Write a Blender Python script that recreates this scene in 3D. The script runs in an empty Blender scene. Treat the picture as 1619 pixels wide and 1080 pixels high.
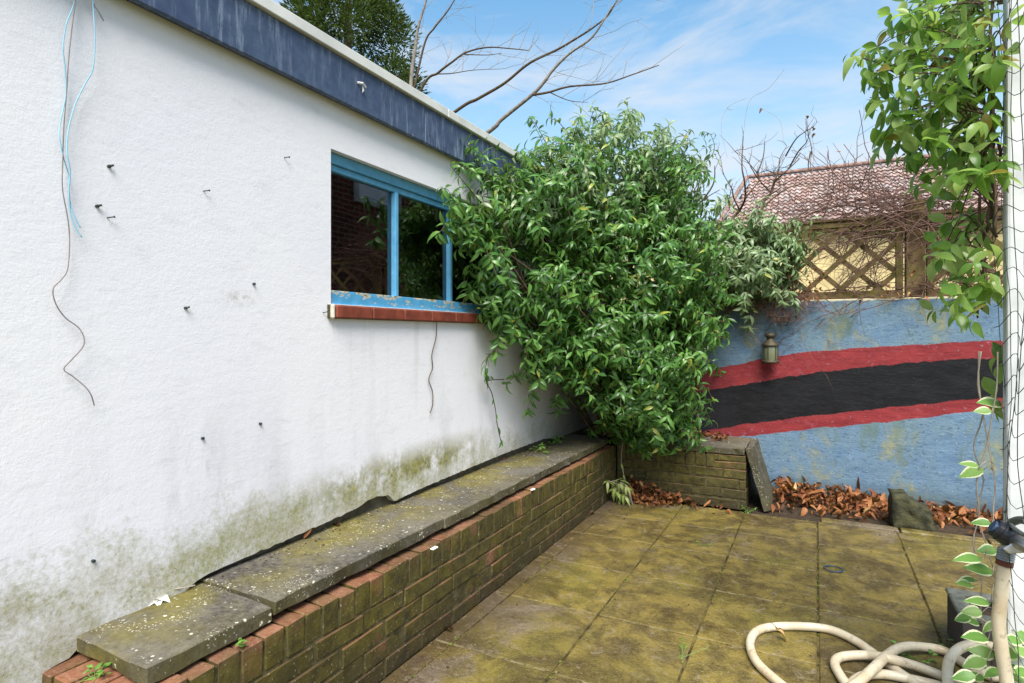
import bpy, bmesh, math, random
import numpy as np
from mathutils import Vector, Matrix, noise as mnoise
random.seed(7); rng = np.random.default_rng(7)
R = math.radians
SC = bpy.context.scene
COL = SC.collection

# ------------------------------------------------------------------ camera, sky, sun, exposure
CAM_H = 1.25; YAW = math.atan(480.5/932.0); S_, C_ = math.sin(YAW), math.cos(YAW); FPX = 932.0
cd = bpy.data.cameras.new('camera'); cam = bpy.data.objects.new('camera', cd); COL.objects.link(cam)
cam.location = (0, 0, CAM_H); cam.rotation_euler = (R(90), 0, YAW)
cd.sensor_width = 36; cd.lens = 36*FPX/1619; cd.shift_y = -10/1619; cd.clip_start = .05; cd.clip_end = 3000
SC.camera = cam
SUN_EL, SUN_AZ = R(53), R(153)      # azimuth clockwise from +Y: light comes from behind and to the right
SKY_STRENGTH = .15; SUN_STRENGTH = 2.7; EXPOSURE = 1.29
w = bpy.data.worlds.new('World'); SC.world = w; w.use_nodes = True
nt = w.node_tree; nd = nt.nodes; nd.clear(); lk = nt.links.new
out = nd.new('ShaderNodeOutputWorld'); bg = nd.new('ShaderNodeBackground'); bg.inputs[1].default_value = SKY_STRENGTH
sky = nd.new('ShaderNodeTexSky'); sky.sky_type = 'NISHITA'; sky.sun_disc = False
sky.sun_elevation = SUN_EL; sky.sun_rotation = SUN_AZ; sky.air_density = 1.0; sky.dust_density = 1.2; sky.ozone_density = 2.5
tc = nd.new('ShaderNodeTexCoord'); mp = nd.new('ShaderNodeMapping'); mp.inputs['Scale'].default_value = (1.6, 2.6, 5.5)
mp.inputs['Rotation'].default_value = (.2, .35, .5); mp.inputs['Location'].default_value = (2.3, .4, 1.1)
nz = nd.new('ShaderNodeTexNoise'); nz.inputs['Scale'].default_value = 1.5; nz.inputs['Detail'].default_value = 9; nz.inputs['Roughness'].default_value = .58; nz.inputs['Distortion'].default_value = .5
rp = nd.new('ShaderNodeValToRGB'); rp.color_ramp.elements[0].position = .46; rp.color_ramp.elements[1].position = .70
rp.color_ramp.elements[1].color = (.85, .85, .85, 1)
sep = nd.new('ShaderNodeSeparateXYZ'); hz = nd.new('ShaderNodeMapRange')
hz.inputs['From Min'].default_value = .02; hz.inputs['From Max'].default_value = .5; hz.inputs['To Min'].default_value = .62; hz.inputs['To Max'].default_value = 0
ad = nd.new('ShaderNodeMath'); ad.operation = 'ADD'; ad.use_clamp = True
mx = nd.new('ShaderNodeMix'); mx.data_type = 'RGBA'
hs = nd.new('ShaderNodeHueSaturation'); hs.inputs['Saturation'].default_value = 1.12; hs.inputs['Hue'].default_value = .482; hs.inputs['Value'].default_value = .74
lk(tc.outputs['Generated'], mp.inputs[0]); lk(mp.outputs[0], nz.inputs[0]); lk(nz.outputs[0], rp.inputs[0])
lk(tc.outputs['Generated'], sep.inputs[0]); lk(sep.outputs[2], hz.inputs[0]); lk(rp.outputs[0], ad.inputs[0]); lk(hz.outputs[0], ad.inputs[1])
lk(sky.outputs[0], hs.inputs['Color']); lk(ad.outputs[0], mx.inputs[0]); lk(hs.outputs[0], mx.inputs[6])
mx.inputs[7].default_value = (2.2, 2.33, 2.5, 1)
lk(mx.outputs[2], bg.inputs[0]); lk(bg.outputs[0], out.inputs[0])
sd = bpy.data.lights.new('sun', 'SUN'); sd.energy = SUN_STRENGTH; sd.angle = R(34); sd.color = (1, .96, .9)
so = bpy.data.objects.new('sun', sd); COL.objects.link(so); so.location = (4, -6, 9)
so.rotation_euler = (Vector((math.sin(SUN_AZ)*math.cos(SUN_EL), math.cos(SUN_AZ)*math.cos(SUN_EL), math.sin(SUN_EL)))).to_track_quat('Z', 'Y').to_euler()
vs = SC.view_settings; vs.view_transform = 'Standard'; vs.look = 'None'; vs.gamma = 1; vs.exposure = EXPOSURE; vs.use_curve_mapping = False
SC.render.engine = 'CYCLES'
SC.cycles.max_bounces = 6; SC.cycles.transparent_max_bounces = 12

# ------------------------------------------------------------------ where a point of the survey lies in the yard (metres)
def py(u, v, Y):
    t = (u-809.5)/FPX; zc = Y/(t*S_+C_); return Vector((zc*(t*C_-S_), Y, CAM_H+(530-v)/FPX*zc))
def px(u, v, X):
    t = (u-809.5)/FPX; zc = X/(t*C_-S_); return Vector((X, zc*(t*S_+C_), CAM_H+(530-v)/FPX*zc))
def pz(u, v, Z=0.):
    zc = FPX*(CAM_H-Z)/(v-530); xc = (u-809.5)/FPX*zc; return Vector((xc*C_-zc*S_, xc*S_+zc*C_, Z))

# ------------------------------------------------------------------ object helpers
WL = {}                                             # world location of every empty / object used as a parent
def put(name, me, parent=None, loc=(0, 0, 0), rot=None):
    """loc is a WORLD location"""
    o = bpy.data.objects.new(name, me); COL.objects.link(o); loc = Vector(loc)
    if parent is not None: o.parent = parent; o.location = loc-WL[parent.name]
    else: o.location = loc
    if rot is not None: o.rotation_euler = rot
    WL[o.name] = loc.copy(); return o
def tag(o, label=None, cat=None, group=None, kind=None):
    if label: o['label'] = label
    if cat: o['category'] = cat
    if group: o['group'] = group
    if kind: o['kind'] = kind
    return o
def thing(name, loc, label, cat, group=None):
    return tag(put(name, None, None, loc), label, cat, group)

class MB:
    def __init__(s): s.v = []; s.f = []
    def add(s, vs, fs):
        n = len(s.v); s.v += [tuple(p) for p in vs]; s.f += [tuple(i+n for i in f) for f in fs]; return s
    def box(s, x0, x1, y0, y1, z0, z1):
        vs = [(x, y, z) for z in (z0, z1) for x, y in ((x0, y0), (x1, y0), (x1, y1), (x0, y1))]
        return s.add(vs, [(3, 2, 1, 0), (4, 5, 6, 7), (0, 1, 5, 4), (1, 2, 6, 5), (2, 3, 7, 6), (3, 0, 4, 7)])
    def bar(s, a, b, wd, th, up=(0, 1, 0)):
        a, b = Vector(a), Vector(b); d = (b-a).normalized(); u = Vector(up); x = d.cross(u).normalized()*wd/2; u = x.cross(d).normalized()*th/2
        vs = [p+sx*x+su*u for p in (a, b) for sx, su in ((-1, -1), (1, -1), (1, 1), (-1, 1))]
        return s.add(vs, [(3, 2, 1, 0), (4, 5, 6, 7), (0, 1, 5, 4), (1, 2, 6, 5), (2, 3, 7, 6), (3, 0, 4, 7)])
    def tube(s, pts, r, n=6, cap=True):
        pts = [Vector(p) for p in pts]; k = len(pts)
        if not hasattr(r, '__len__'): r = [r]*k
        up = Vector((.13, .31, .94)); vs = []
        for i, p in enumerate(pts):
            d = (pts[min(i+1, k-1)]-pts[max(i-1, 0)])
            d = d.normalized() if d.length > 1e-9 else Vector((0, 0, 1))
            x = d.cross(up)
            if x.length < .05: x = d.cross(Vector((1, 0, 0)))
            x.normalize(); y = x.cross(d); up = y
            for j in range(n):
                a = 2*math.pi*j/n; vs.append(p+x*math.cos(a)*r[i]+y*math.sin(a)*r[i])
        fs = [(i*n+j, i*n+(j+1) % n, (i+1)*n+(j+1) % n, (i+1)*n+j) for i in range(k-1) for j in range(n)]
        if cap: fs += [tuple(range(n))[::-1], tuple((k-1)*n+j for j in range(n))]
        return s.add(vs, fs)
    def lathe(s, prof, c=(0, 0, 0), n=20, axis='Z'):
        c = Vector(c); k = len(prof); vs = []
        for r, z in prof:
            for j in range(n):
                a = 2*math.pi*j/n; p = Vector((r*math.cos(a), r*math.sin(a), z))
                if axis == 'X': p = Vector((p.z, p.x, p.y))
                vs.append(c+p)
        return s.add(vs, [(i*n+j, i*n+(j+1) % n, (i+1)*n+(j+1) % n, (i+1)*n+j) for i in range(k-1) for j in range(n)])
    def mesh(s, name, mat, smooth=False, origin=(0, 0, 0), bevel=0, seg=1):
        me = bpy.data.meshes.new(name); o = Vector(origin)
        me.from_pydata([Vector(p)-o for p in s.v], [], s.f); me.validate()
        bm = bmesh.new(); bm.from_mesh(me)
        if bevel: bmesh.ops.bevel(bm, geom=list(bm.edges), offset=bevel, segments=seg, affect='EDGES', profile=.5)
        bmesh.ops.recalc_face_normals(bm, faces=bm.faces); bm.to_mesh(me); bm.free()
        if smooth: me.polygons.foreach_set('use_smooth', [True]*len(me.polygons))
        me.materials.append(mat); return me
    def build(s, name, mat, parent=None, smooth=False, bevel=0, seg=1, loc=None):
        if loc is None: loc = WL[parent.name] if parent is not None else (0, 0, 0)
        return put(name, s.mesh(name, mat, smooth, loc, bevel, seg), parent, loc)

def spline(P, k=8):
    P = [Vector(p) for p in P]; Q = [P[0]]+P+[P[-1]]; o = []
    for i in range(1, len(Q)-2):
        a, b, c, d = Q[i-1:i+3]
        for j in range(k):
            t = j/k; o.append(.5*((2*b)+(c-a)*t+(2*a-5*b+4*c-d)*t*t+(-a+3*b-3*c+d)*t**3))
    o.append(P[-1]); return o

# ------------------------------------------------------------------ material helpers
class M:
    def __init__(s, name):
        s.m = bpy.data.materials.new(name); s.m.use_nodes = True; s.t = s.m.node_tree; s.n = s.t.nodes
        s.b = s.n['Principled BSDF']; s.out = s.n['Material Output']; s._pos = None
    def L(s, a, b): s.t.links.new(a, b)
    def set(s, sock, v):
        if hasattr(v, 'is_linked') or hasattr(v, 'links'): s.L(v, sock)
        elif isinstance(v, (tuple, list)) and len(v) == 3 and sock.type == 'RGBA': sock.default_value = (*v, 1)
        else: sock.default_value = v
    def pos(s):
        if not s._pos: s._pos = s.n.new('ShaderNodeNewGeometry')
        return s._pos.outputs['Position']
    def nrm(s): s.pos(); return s._pos.outputs['True Normal']
    def xyz(s, v=None):
        k = s.n.new('ShaderNodeSeparateXYZ'); s.L(v or s.pos(), k.inputs[0]); return k.outputs
    def map(s, scale=(1, 1, 1), loc=(0, 0, 0), rot=(0, 0, 0), v=None):
        k = s.n.new('ShaderNodeMapping'); s.L(v or s.pos(), k.inputs[0]); k.inputs['Scale'].default_value = scale
        k.inputs['Location'].default_value = loc; k.inputs['Rotation'].default_value = rot; return k.outputs[0]
    def noise(s, scale, detail=4, rough=.55, v=None, dist=0, out=0):
        k = s.n.new('ShaderNodeTexNoise'); k.inputs['Scale'].default_value = scale; k.inputs['Detail'].default_value = detail
        k.inputs['Roughness'].default_value = rough; k.inputs['Distortion'].default_value = dist; s.L(v or s.pos(), k.inputs[0]); return k.outputs[out]
    def vor(s, scale, v=None, feat='F1', out=0, rand=1):
        k = s.n.new('ShaderNodeTexVoronoi'); k.feature = feat; k.inputs['Scale'].default_value = scale; k.inputs['Randomness'].default_value = rand
        s.L(v or s.pos(), k.inputs[0]); return k.outputs[out]
    def ramp(s, f, stops, interp='LINEAR'):
        k = s.n.new('ShaderNodeValToRGB'); s.L(f, k.inputs[0]); e = k.color_ramp.elements; k.color_ramp.interpolation = interp
        while len(e) < len(stops): e.new(.5)
        for q, (p, c) in zip(e, stops):
            q.position = p; q.color = (c, c, c, 1) if not isinstance(c, (tuple, list)) else (*c, 1)
        return k.outputs[0]
    def rg(s, f, a, b, c=0, d=1, clamp=True):
        k = s.n.new('ShaderNodeMapRange'); s.set(k.inputs[0], f); k.clamp = clamp
        for i, x in enumerate((a, b, c, d)): s.set(k.inputs[i+1], x)
        return k.outputs[0]
    def ma(s, op, a, b=0., clamp=False):
        k = s.n.new('ShaderNodeMath'); k.operation = op; k.use_clamp = clamp; s.set(k.inputs[0], a); s.set(k.inputs[1], b); return k.outputs[0]
    def mix(s, f, a, b, mode='MIX'):
        k = s.n.new('ShaderNodeMix'); k.data_type = 'RGBA'; k.blend_type = mode; s.set(k.inputs[0], f); s.set(k.inputs[6], a); s.set(k.inputs[7], b); return k.outputs[2]
    def bump(s, h, st=.4, d=.01, nin=None):
        k = s.n.new('ShaderNodeBump'); k.inputs['Strength'].default_value = st; k.inputs['Distance'].default_value = d; s.L(h, k.inputs['Height'])
        if nin: s.L(nin, k.inputs['Normal'])
        s.L(k.outputs[0], s.b.inputs['Normal']); return k.outputs[0]
    def rnd(s):
        k = s.n.new('ShaderNodeObjectInfo'); return k.outputs['Random']
    def attr(s, nme):
        k = s.n.new('ShaderNodeAttribute'); k.attribute_name = nme; return k.outputs['Fac']
    def fin(s, col, rough=.8, spec=.4, metal=0):
        s.set(s.b.inputs['Base Color'], col); s.set(s.b.inputs['Roughness'], rough); s.b.inputs['Specular IOR Level'].default_value = spec
        s.b.inputs['Metallic'].default_value = metal; return s.m

def plain(name, col, rough=.7, spec=.4, metal=0, var=.25, sc=30):
    m = M(name); n = m.noise(sc, 5); c = m.mix(m.rg(n, .3, .7), tuple(x*(1-var) for x in col), tuple(min(1, x*(1+var)) for x in col))
    m.bump(n, .2, .003); return m.fin(c, rough, spec, metal)

# white roughcast render with algae and grime creeping up from the bench
def mat_render():
    m = M('white_render'); x, y, z = m.xyz()
    big = m.noise(1.1, 5, .6); mid = m.noise(5, 6, .65); fine = m.noise(42, 6, .7)
    c = m.mix(m.rg(big, .35, .65), (.755, .745, .785), (.80, .785, .80))
    streak = m.noise(9, 6, .65, m.map((1, 1, 2.6), rot=(.25, 0, 0)))
    c = m.mix(m.rg(streak, .56, .78, 0, .28), c, (.42, .42, .45))
    # runs of grey below
    run = m.noise(3.2, 5, .6, m.map((1, 1.6, .35)))
    low = m.rg(z, 1.15, .45)
    c = m.mix(m.ma('MULTIPLY', m.rg(run, .5, .72, 0, .5), low), c, (.36, .34, .33))
    # grime foot: height of the edge wanders
    edge = m.ma('ADD', z, m.ma('MULTIPLY', m.ma('SUBTRACT', m.noise(2.1, 7, .65), .5), -.42))
    near = m.rg(y, .6, 3.2, .12, .02)
    edge = m.ma('SUBTRACT', edge, near)
    foot = m.rg(edge, .76, .46)
    speck = m.rg(m.noise(70, 6, .75), .42, .6)
    g = m.mix(m.rg(mid, .35, .62), (.36, .33, .25), (.26, .25, .07))
    g = m.mix(m.rg(m.noise(3.5, 6, .7, m.map(loc=(3, 3, 3))), .48, .58, 0, .8), g, (.25, .25, .07)); g = m.mix(m.ma('MULTIPLY', speck, .75), g, (.46, .43, .36)); g = m.mix(m.rg(m.noise(95, 5, .8, m.map(loc=(1, 2, 3))), .56, .64, 0, .75), g, (.07, .07, .035))
    pt = m.ma('ADD', m.ma('MULTIPLY', m.ma('SUBTRACT', m.noise(6.5, 8, .72), .5), 1.9), m.ma('MULTIPLY', m.ma('SUBTRACT', m.noise(60, 6, .8), .5), 1.5))
    f = m.rg(m.ma('ADD', foot, pt), .42, 1.15, 0, .95); f = m.ma('MULTIPLY', f, m.rg(foot, 0, .12))
    drip = m.noise(15, 5, .6, m.map((1, 1, .06))); dr = m.ma('MULTIPLY', m.rg(drip, .56, .7, 0, .28), m.ma('MULTIPLY', m.rg(z, .75, 1.3), m.rg(z, 1.42, 1.31)))
    dr = m.ma('MULTIPLY', dr, m.ma('MULTIPLY', m.rg(y, 1.74, 1.80), m.rg(y, 3.4, 3.3))); c = m.mix(dr, c, (.45, .40, .34))
    wv = m.n.new('ShaderNodeVectorMath'); wv.operation = 'ADD'; m.L(m.pos(), wv.inputs[0]); m.L(m.noise(5, 5, .7, out=1), wv.inputs[1]); ck = m.vor(2.3, m.map((1, 1, .8), v=wv.outputs[0]), 'DISTANCE_TO_EDGE'); c = m.mix(m.ma('MULTIPLY', m.rg(ck, .006, .0015, 0, .22), m.rg(m.noise(1.7, 3), .6, .66)), c, (.35, .34, .33))
    gz = m.ma('MULTIPLY', m.rg(m.ma('ABSOLUTE', m.ma('SUBTRACT', y, 1.17)), .16, .0), m.ma('MULTIPLY', m.rg(z, .66, .8), m.rg(z, 1.05, .85))); c = m.mix(m.ma('MULTIPLY', gz, m.rg(m.noise(18, 5, .65, m.map((1, 1, .25))), .48, .66, 0, .6)), c, (.36, .35, .36))
    c = m.mix(m.ma('MULTIPLY', f, .95), c, g)
    # mossy patches around the middle of the bench
    dy = m.ma('ABSOLUTE', m.ma('SUBTRACT', y, 2.3)); dz = m.ma('ABSOLUTE', m.ma('SUBTRACT', z, .6))
    pm = m.ma('MULTIPLY', m.rg(dy, .95, .3), m.rg(dz, .13, .02)); pm = m.ma('MULTIPLY', pm, m.rg(m.noise(7, 6, .7), .40, .55))
    c = m.mix(m.ma('MULTIPLY', pm, .9), c, m.mix(m.rg(m.noise(50, 5, .8), .4, .6), (.13, .125, .02), (.30, .28, .05)))
    # faint old stain on the upper wall
    dy = m.ma('ABSOLUTE', m.ma('SUBTRACT', y, 1.36)); dz = m.ma('ABSOLUTE', m.ma('SUBTRACT', z, 1.375))
    pm = m.ma('MULTIPLY', m.ma('MULTIPLY', m.rg(dy, .1, .02), m.rg(dz, .035, .005)), m.rg(m.noise(45, 6, .7), .48, .6))
    c = m.mix(m.ma('MULTIPLY', pm, .5), c, (.36, .35, .26))
    # darker low down towards the corner behind the climber
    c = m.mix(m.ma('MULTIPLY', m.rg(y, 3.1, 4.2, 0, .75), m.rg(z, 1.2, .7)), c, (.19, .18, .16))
    cr = m.ma('MULTIPLY', m.rg(z, .62, .9, .0, .0), 1)
    h = m.ma('ADD', m.ma('MULTIPLY', m.noise(17, 8, .74, m.map((1, .7, 2.4), rot=(.22, 0, 0), )), .9), m.ma('MULTIPLY', fine, 1.0))
    h = m.ma('ADD', h, m.ma('MULTIPLY', m.noise(130, 4, .7), .6))
    m.bump(h, .17, .0085); return m.fin(c, .92, .2)
RENDER = mat_render()

def algae(m, base, amount, col=(.115, .105, .012), dark=(.04, .042, .012)):
    n = m.noise(6, 6, .65); a = m.mix(m.rg(m.noise(24, 5, .6), .35, .65), dark, col)
    return m.mix(m.ma('MULTIPLY', m.rg(n, .24, .46), amount, clamp=True), base, a)

def mat_brick():
    m = M('weathered_brick'); x, y, z = m.xyz(); r = m.rnd(); nx = m.xyz(m.nrm())
    base = m.ramp(r, [(0, (.17, .055, .032)), (.35, (.25, .085, .045)), (.7, (.31, .125, .07)), (1, (.14, .05, .035))])
    base = m.mix(m.rg(m.noise(55, 5, .7), .35, .65), base, m.mix(.5, base, (.42, .22, .13)))
    side = m.rg(nx[2], .3, .8, 1, .3)                     # rain-washed tops carry less algae than the faces
    far = m.rg(y, .7, 1.6, .8, 1.1); lowz = m.rg(z, .40, .27, .55, 1.0)
    amt = m.ma('MULTIPLY', m.ma('MULTIPLY', side, far), lowz)
    amt = m.ma('MULTIPLY', amt, m.rg(m.ma('FRACT', m.ma('MULTIPLY', r, 7.3)), 0, 1, .7, 1.4))
    c = algae(m, base, m.ma('MULTIPLY', amt, 1.5), (.125, .10, .016), (.035, .03, .009))
    vs_ = m.noise(16, 4, .6, m.map((1, 1, .12)))
    c = m.mix(m.rg(vs_, .55, .75, 0, .45), c, (.045, .035, .02))
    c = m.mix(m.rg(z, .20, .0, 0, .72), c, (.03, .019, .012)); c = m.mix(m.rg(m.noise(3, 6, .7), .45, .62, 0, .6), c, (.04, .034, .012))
    c = m.mix(m.rg(m.noise(120, 2), .66, .7, 0, .5), c, (.38, .36, .26))
    m.bump(m.ma('ADD', m.noise(60, 6, .7), m.noise(15, 3)), .5, .006); return m.fin(c, m.rg(vs_, .3, .7, .5, .85), .35)
BRICK = mat_brick()
def mat_mortar():
    m = M('dirty_mortar'); c = m.mix(m.rg(m.noise(20, 5), .35, .65), (.04, .034, .014), (.11, .095, .045))
    m.bump(m.noise(90, 4), .5, .004); return m.fin(c, .95, .2)
MORTAR = mat_mortar()
def mat_coping():
    m = M('coping_concrete'); x, y, z = m.xyz(); n = m.noise(4, 6, .62)
    c = m.mix(m.rg(m.noise(55, 6, .7), .35, .65), (.035, .03, .024), (.135, .12, .095))
    c = m.mix(m.rg(m.noise(2.1, 6, .7), .42, .6, .0, .38), c, (.24, .215, .17)); up = m.rg(m.xyz(m.nrm())[2], .4, .8); c = m.mix(m.ma('MULTIPLY', m.ma('SUBTRACT', 1, up), m.rg(m.noise(5, 6, .7), .35, .6, .35, 1)), c, (.045, .04, .018))
    al = m.mix(m.rg(m.noise(30, 5, .7), .3, .7), (.10, .083, .014), (.225, .19, .04))
    back = m.rg(x, -1.47, -1.64, .25, 1)
    c = m.mix(m.ma('MULTIPLY', m.rg(n, .40, .58), m.ma('MULTIPLY', back, .85)), c, al)
    v = m.vor(48); pick = m.noise(11, 3)
    sp = m.ma('MULTIPLY', m.rg(v, .30, .2), m.rg(m.vor(75, out=1) if False else m.noise(60, 1, .5, m.map(loc=(3, 1, 2))), .52, .58))
    sp = m.ma('MULTIPLY', sp, m.rg(pick, .46, .58, .05, 1)); sp2 = m.ma('MULTIPLY', m.rg(m.vor(115, m.map(loc=(1, 5, 2))), .28, .18), m.rg(m.noise(7, 5, .7, m.map(loc=(4, 4, 4))), .52, .6, 0, .8)); sp = m.ma('MAXIMUM', sp, sp2)
    c = m.mix(m.ma('MULTIPLY', sp, .9), c, (.66, .64, .52))
    m.bump(m.ma('ADD', m.noise(110, 5, .7), m.ma('MULTIPLY', n, .5)), .5, .005); return m.fin(c, .72, .4)
COPING = mat_coping()
def mat_paving():
    m = M('mossy_paving'); x, y, z = m.xyz(); r = m.rnd()
    n1 = m.noise(2.6, 7, .62, dist=.6); n2 = m.noise(8, 7, .65, dist=.4); n3 = m.noise(48, 6, .72)
    bare = m.mix(m.rg(n3, .35, .65), (.15, .11, .08), (.30, .24, .19))
    al = m.mix(m.rg(n2, .41, .58), (.075, .052, .014), (.235, .172, .036))
    al = m.mix(m.rg(n3, .35, .68, 0, .55), al, (.28, .22, .07))
    green = m.rg(m.noise(1.3, 3), .5, .62, 0, .35); al = m.mix(green, al, (.14, .14, .018))
    k = m.ma('ADD', n1, m.ma('MULTIPLY', m.ma('SUBTRACT', r, .5), .08))
    k = m.ma('ADD', k, m.rg(y, 3.6, 4.5, 0, .09))
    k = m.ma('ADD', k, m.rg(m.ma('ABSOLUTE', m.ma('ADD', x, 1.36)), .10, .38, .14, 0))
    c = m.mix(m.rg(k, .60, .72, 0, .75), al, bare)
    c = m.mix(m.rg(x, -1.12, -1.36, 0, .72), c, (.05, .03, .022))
    c = m.mix(m.rg(m.noise(3.1, 8, .74, dist=.8), .48, .62, 0, .8), c, (.055, .036, .015)); c = m.mix(m.rg(m.noise(70, 5, .75), .54, .66, 0, .6), c, (.04, .028, .01)); c = m.mix(m.rg(m.noise(13, 7, .75, dist=1.0), .56, .66, 0, .5), c, (.34, .27, .19))
    c = m.mix(m.rg(m.noise(130, 2), .66, .7, 0, .6), c, (.40, .37, .22))
    c = m.mix(m.ma('MULTIPLY', r, .3), c, (.10, .075, .035)); m.bump(m.ma('ADD', m.ma('MULTIPLY', n3, 1.2), m.ma('ADD', n2, m.noise(160, 3))), .7, .006)
    return m.fin(c, m.rg(n1, .35, .65, .36, .68), .25)
PAVING = mat_paving()
def mat_joint():
    m = M('jointing_sand'); c = m.mix(m.rg(m.noise(9, 5, .7), .42, .6), (.035, .028, .012), (.15, .115, .035))
    m.bump(m.noise(90, 4), .5, .004); return m.fin(c, .95, .2)
JOINT = mat_joint()

def mat_mural():
    m = M('painted_mural_wall'); x, y, z = m.xyz()
    def curve(pts):
        k = m.n.new('ShaderNodeFloatCurve'); cv = k.mapping.curves[0]
        xs = m.rg(x, -1.8, 1.8); m.L(xs, k.inputs['Value'])
        P = [((a+1.8)/3.6, b/1.52) for a, b in pts]
        cv.points[0].location = P[0]; cv.points[1].location = P[-1]
        for p in P[1:-1]: cv.points.new(*p)
        k.mapping.update(); return m.ma('MULTIPLY', k.outputs[0], 1.52)
    wob = m.ma('MULTIPLY', m.ma('SUBTRACT', m.noise(9, 6, .7, m.map((1, 1, .4))), .5), .055)
    zz = m.ma('ADD', z, wob)
    zz2 = m.ma('ADD', z, m.ma('MULTIPLY', m.ma('SUBTRACT', m.noise(6, 6, .7, m.map((1, 1, .4), loc=(4, 0, 0))), .5), .06))
    r1 = curve([(-1.8, .55), (-.96, .896), (-.38, 1.06), (0, 1.125), (.448, 1.167), (1.133, 1.216), (1.8, 1.24)])
    b1 = curve([(-1.8, .42), (-.91, .767), (-.637, .83), (.043, .972), (.526, 1.045), (1.133, 1.10), (1.8, 1.13)])
    b0 = curve([(-1.8, .15), (-.936, .425), (-.637, .508), (.043, .645), (.639, .756), (1.133, .834), (1.8, .88)])
    r0 = curve([(-1.8, .05), (-.76, .40), (-.4, .459), (.043, .551), (.526, .636), (1.133, .752), (1.8, .8)])
    st = lambda a, b: m.rg(m.ma('SUBTRACT', a, b), -.003, .003)
    br = m.noise(7, 7, .72, m.map((1, 1, 3.5)))
    blue = m.mix(m.rg(br, .3, .7), (.085, .15, .235), (.155, .245, .345))
    blue = m.mix(m.rg(m.noise(3, 7, .75), .42, .62, 0, .8), blue, (.15, .22, .25))
    blue = m.mix(m.rg(m.noise(38, 6, .7, m.map((1, 1, 2))), .54, .66, 0, .7), blue, (.035, .07, .10))
    blue = m.mix(m.rg(m.noise(55, 4, .7, m.map((1, 1, 1.3), loc=(2, 2, 2))), .6, .68, 0, .45), blue, (.42, .5, .55))
    # mustard and green staining
    yl = m.noise(3.4, 6, .62, m.map((1.0, 1, .75), loc=(2.6, 0, 1.4)), dist=.3)
    ym = m.ma('MULTIPLY', m.rg(yl, .52, .62), m.rg(m.noise(26, 6, .75, m.map((1, 1, .4))), .36, .6))
    blue = m.mix(m.ma('MULTIPLY', ym, .65), blue, m.mix(m.rg(m.noise(18, 4), .4, .6), (.16, .17, .06), (.37, .30, .04)))
    dy = m.rg(m.noise(1.8, 5, .6, m.map((2.0, 1, .8), loc=(9, 0, 3))), .56, .68, 0, .8)
    blue = m.mix(dy, blue, (.10, .145, .10))
    red = m.mix(m.rg(br, .3, .7), (.16, .018, .022), (.29, .038, .04)); red = m.mix(m.rg(m.noise(20, 5), .55, .75, 0, .5), red, (.33, .07, .09))
    strokes = m.noise(16, 7, .75, m.map((1, 1, 5), rot=(0, -.14, 0))); red = m.mix(m.rg(strokes, .5, .7, 0, .55), red, (.20, .015, .02)); red = m.mix(m.rg(m.noise(34, 6, .8, m.map(loc=(7, 0, 0))), .62, .66, 0, .7), red, (.22, .26, .32))
    blk = m.mix(m.rg(br, .35, .75), (.004, .004, .005), (.016, .016, .018))
    blk = m.mix(m.rg(strokes, .55, .72, 0, .6), blk, (.035, .037, .042)); blk = m.mix(m.rg(m.noise(30, 6, .8, m.map(loc=(2, 0, 5))), .66, .7, 0, .5), blk, (.10, .11, .13))
    c = m.mix(st(zz, r0), blue, red); c = m.mix(st(zz2, b0), c, blk); c = m.mix(st(zz, b1), c, red); c = m.mix(st(zz2, r1), c, blue)
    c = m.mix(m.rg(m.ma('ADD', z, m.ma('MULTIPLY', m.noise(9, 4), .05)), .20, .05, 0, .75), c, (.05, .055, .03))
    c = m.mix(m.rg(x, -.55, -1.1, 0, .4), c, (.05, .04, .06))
    c = m.mix(m.rg(m.ma('ADD', z, m.ma('MULTIPLY', m.noise(16, 4), .02)), 1.513, 1.52), c, (.62, .55, .36))
    joint = m.rg(m.ma('ABSOLUTE', m.ma('SUBTRACT', m.ma('FRACT', m.ma('DIVIDE', z, .225)), .5)), .47, .5)
    h = m.ma('ADD', m.ma('ADD', m.ma('MULTIPLY', m.noise(30, 6, .7, m.map((1, 1, 2.2))), .8), m.noise(6, 4)), m.ma('MULTIPLY', joint, -.12))
    m.bump(h, .5, .008); return m.fin(c, .7, .22)
MURAL = mat_mural()

def mat_blue_gloss(name, a, b, streaks=False):
    m = M(name); n = m.noise(25, 5, .6)
    c = m.mix(m.rg(n, .3, .7), a, b)
    if streaks:
        s1 = m.noise(48, 6, .75, m.map((1, 1, .13), rot=(.16, 0, 0)))
        c = m.mix(m.ma('MULTIPLY', m.rg(s1, .5, .66, 0, .75), m.rg(m.noise(2.2, 4), .38, .6, .25, 1)), c, (.30, .36, .46)); s2 = m.noise(5, 5, .6); c = m.mix(m.rg(s2, .45, .7, 0, .6), c, (.03, .05, .12))
    m.bump(n, .15, .002); return m.fin(c, .6 if streaks else .42, .45)
FASCIA = mat_blue_gloss('navy_board_paint', (.035, .06, .115), (.07, .105, .18), True)
FRAME = mat_blue_gloss('blue_gloss_paint', (.085, .30, .50), (.13, .39, .61))
def mat_peel():
    m = M('peeling_blue_paint'); n = m.noise(22, 6, .7, m.map((1, .6, 2)))
    c = m.mix(m.rg(m.noise(30, 4), .3, .7), (.06, .29, .5), (.10, .37, .62))
    up = m.rg(m.xyz()[2], 1.40, 1.44, 0, .1); k = m.ma('ADD', n, up)
    c = m.mix(m.rg(k, .585, .6), c, (.55, .50, .36)); c = m.mix(m.rg(k, .655, .67), c, (.16, .12, .07))
    m.bump(m.ma('MULTIPLY', m.rg(k, .585, .6), -1), .6, .004); return m.fin(c, .5, .4)
PEEL = mat_peel()
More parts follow.
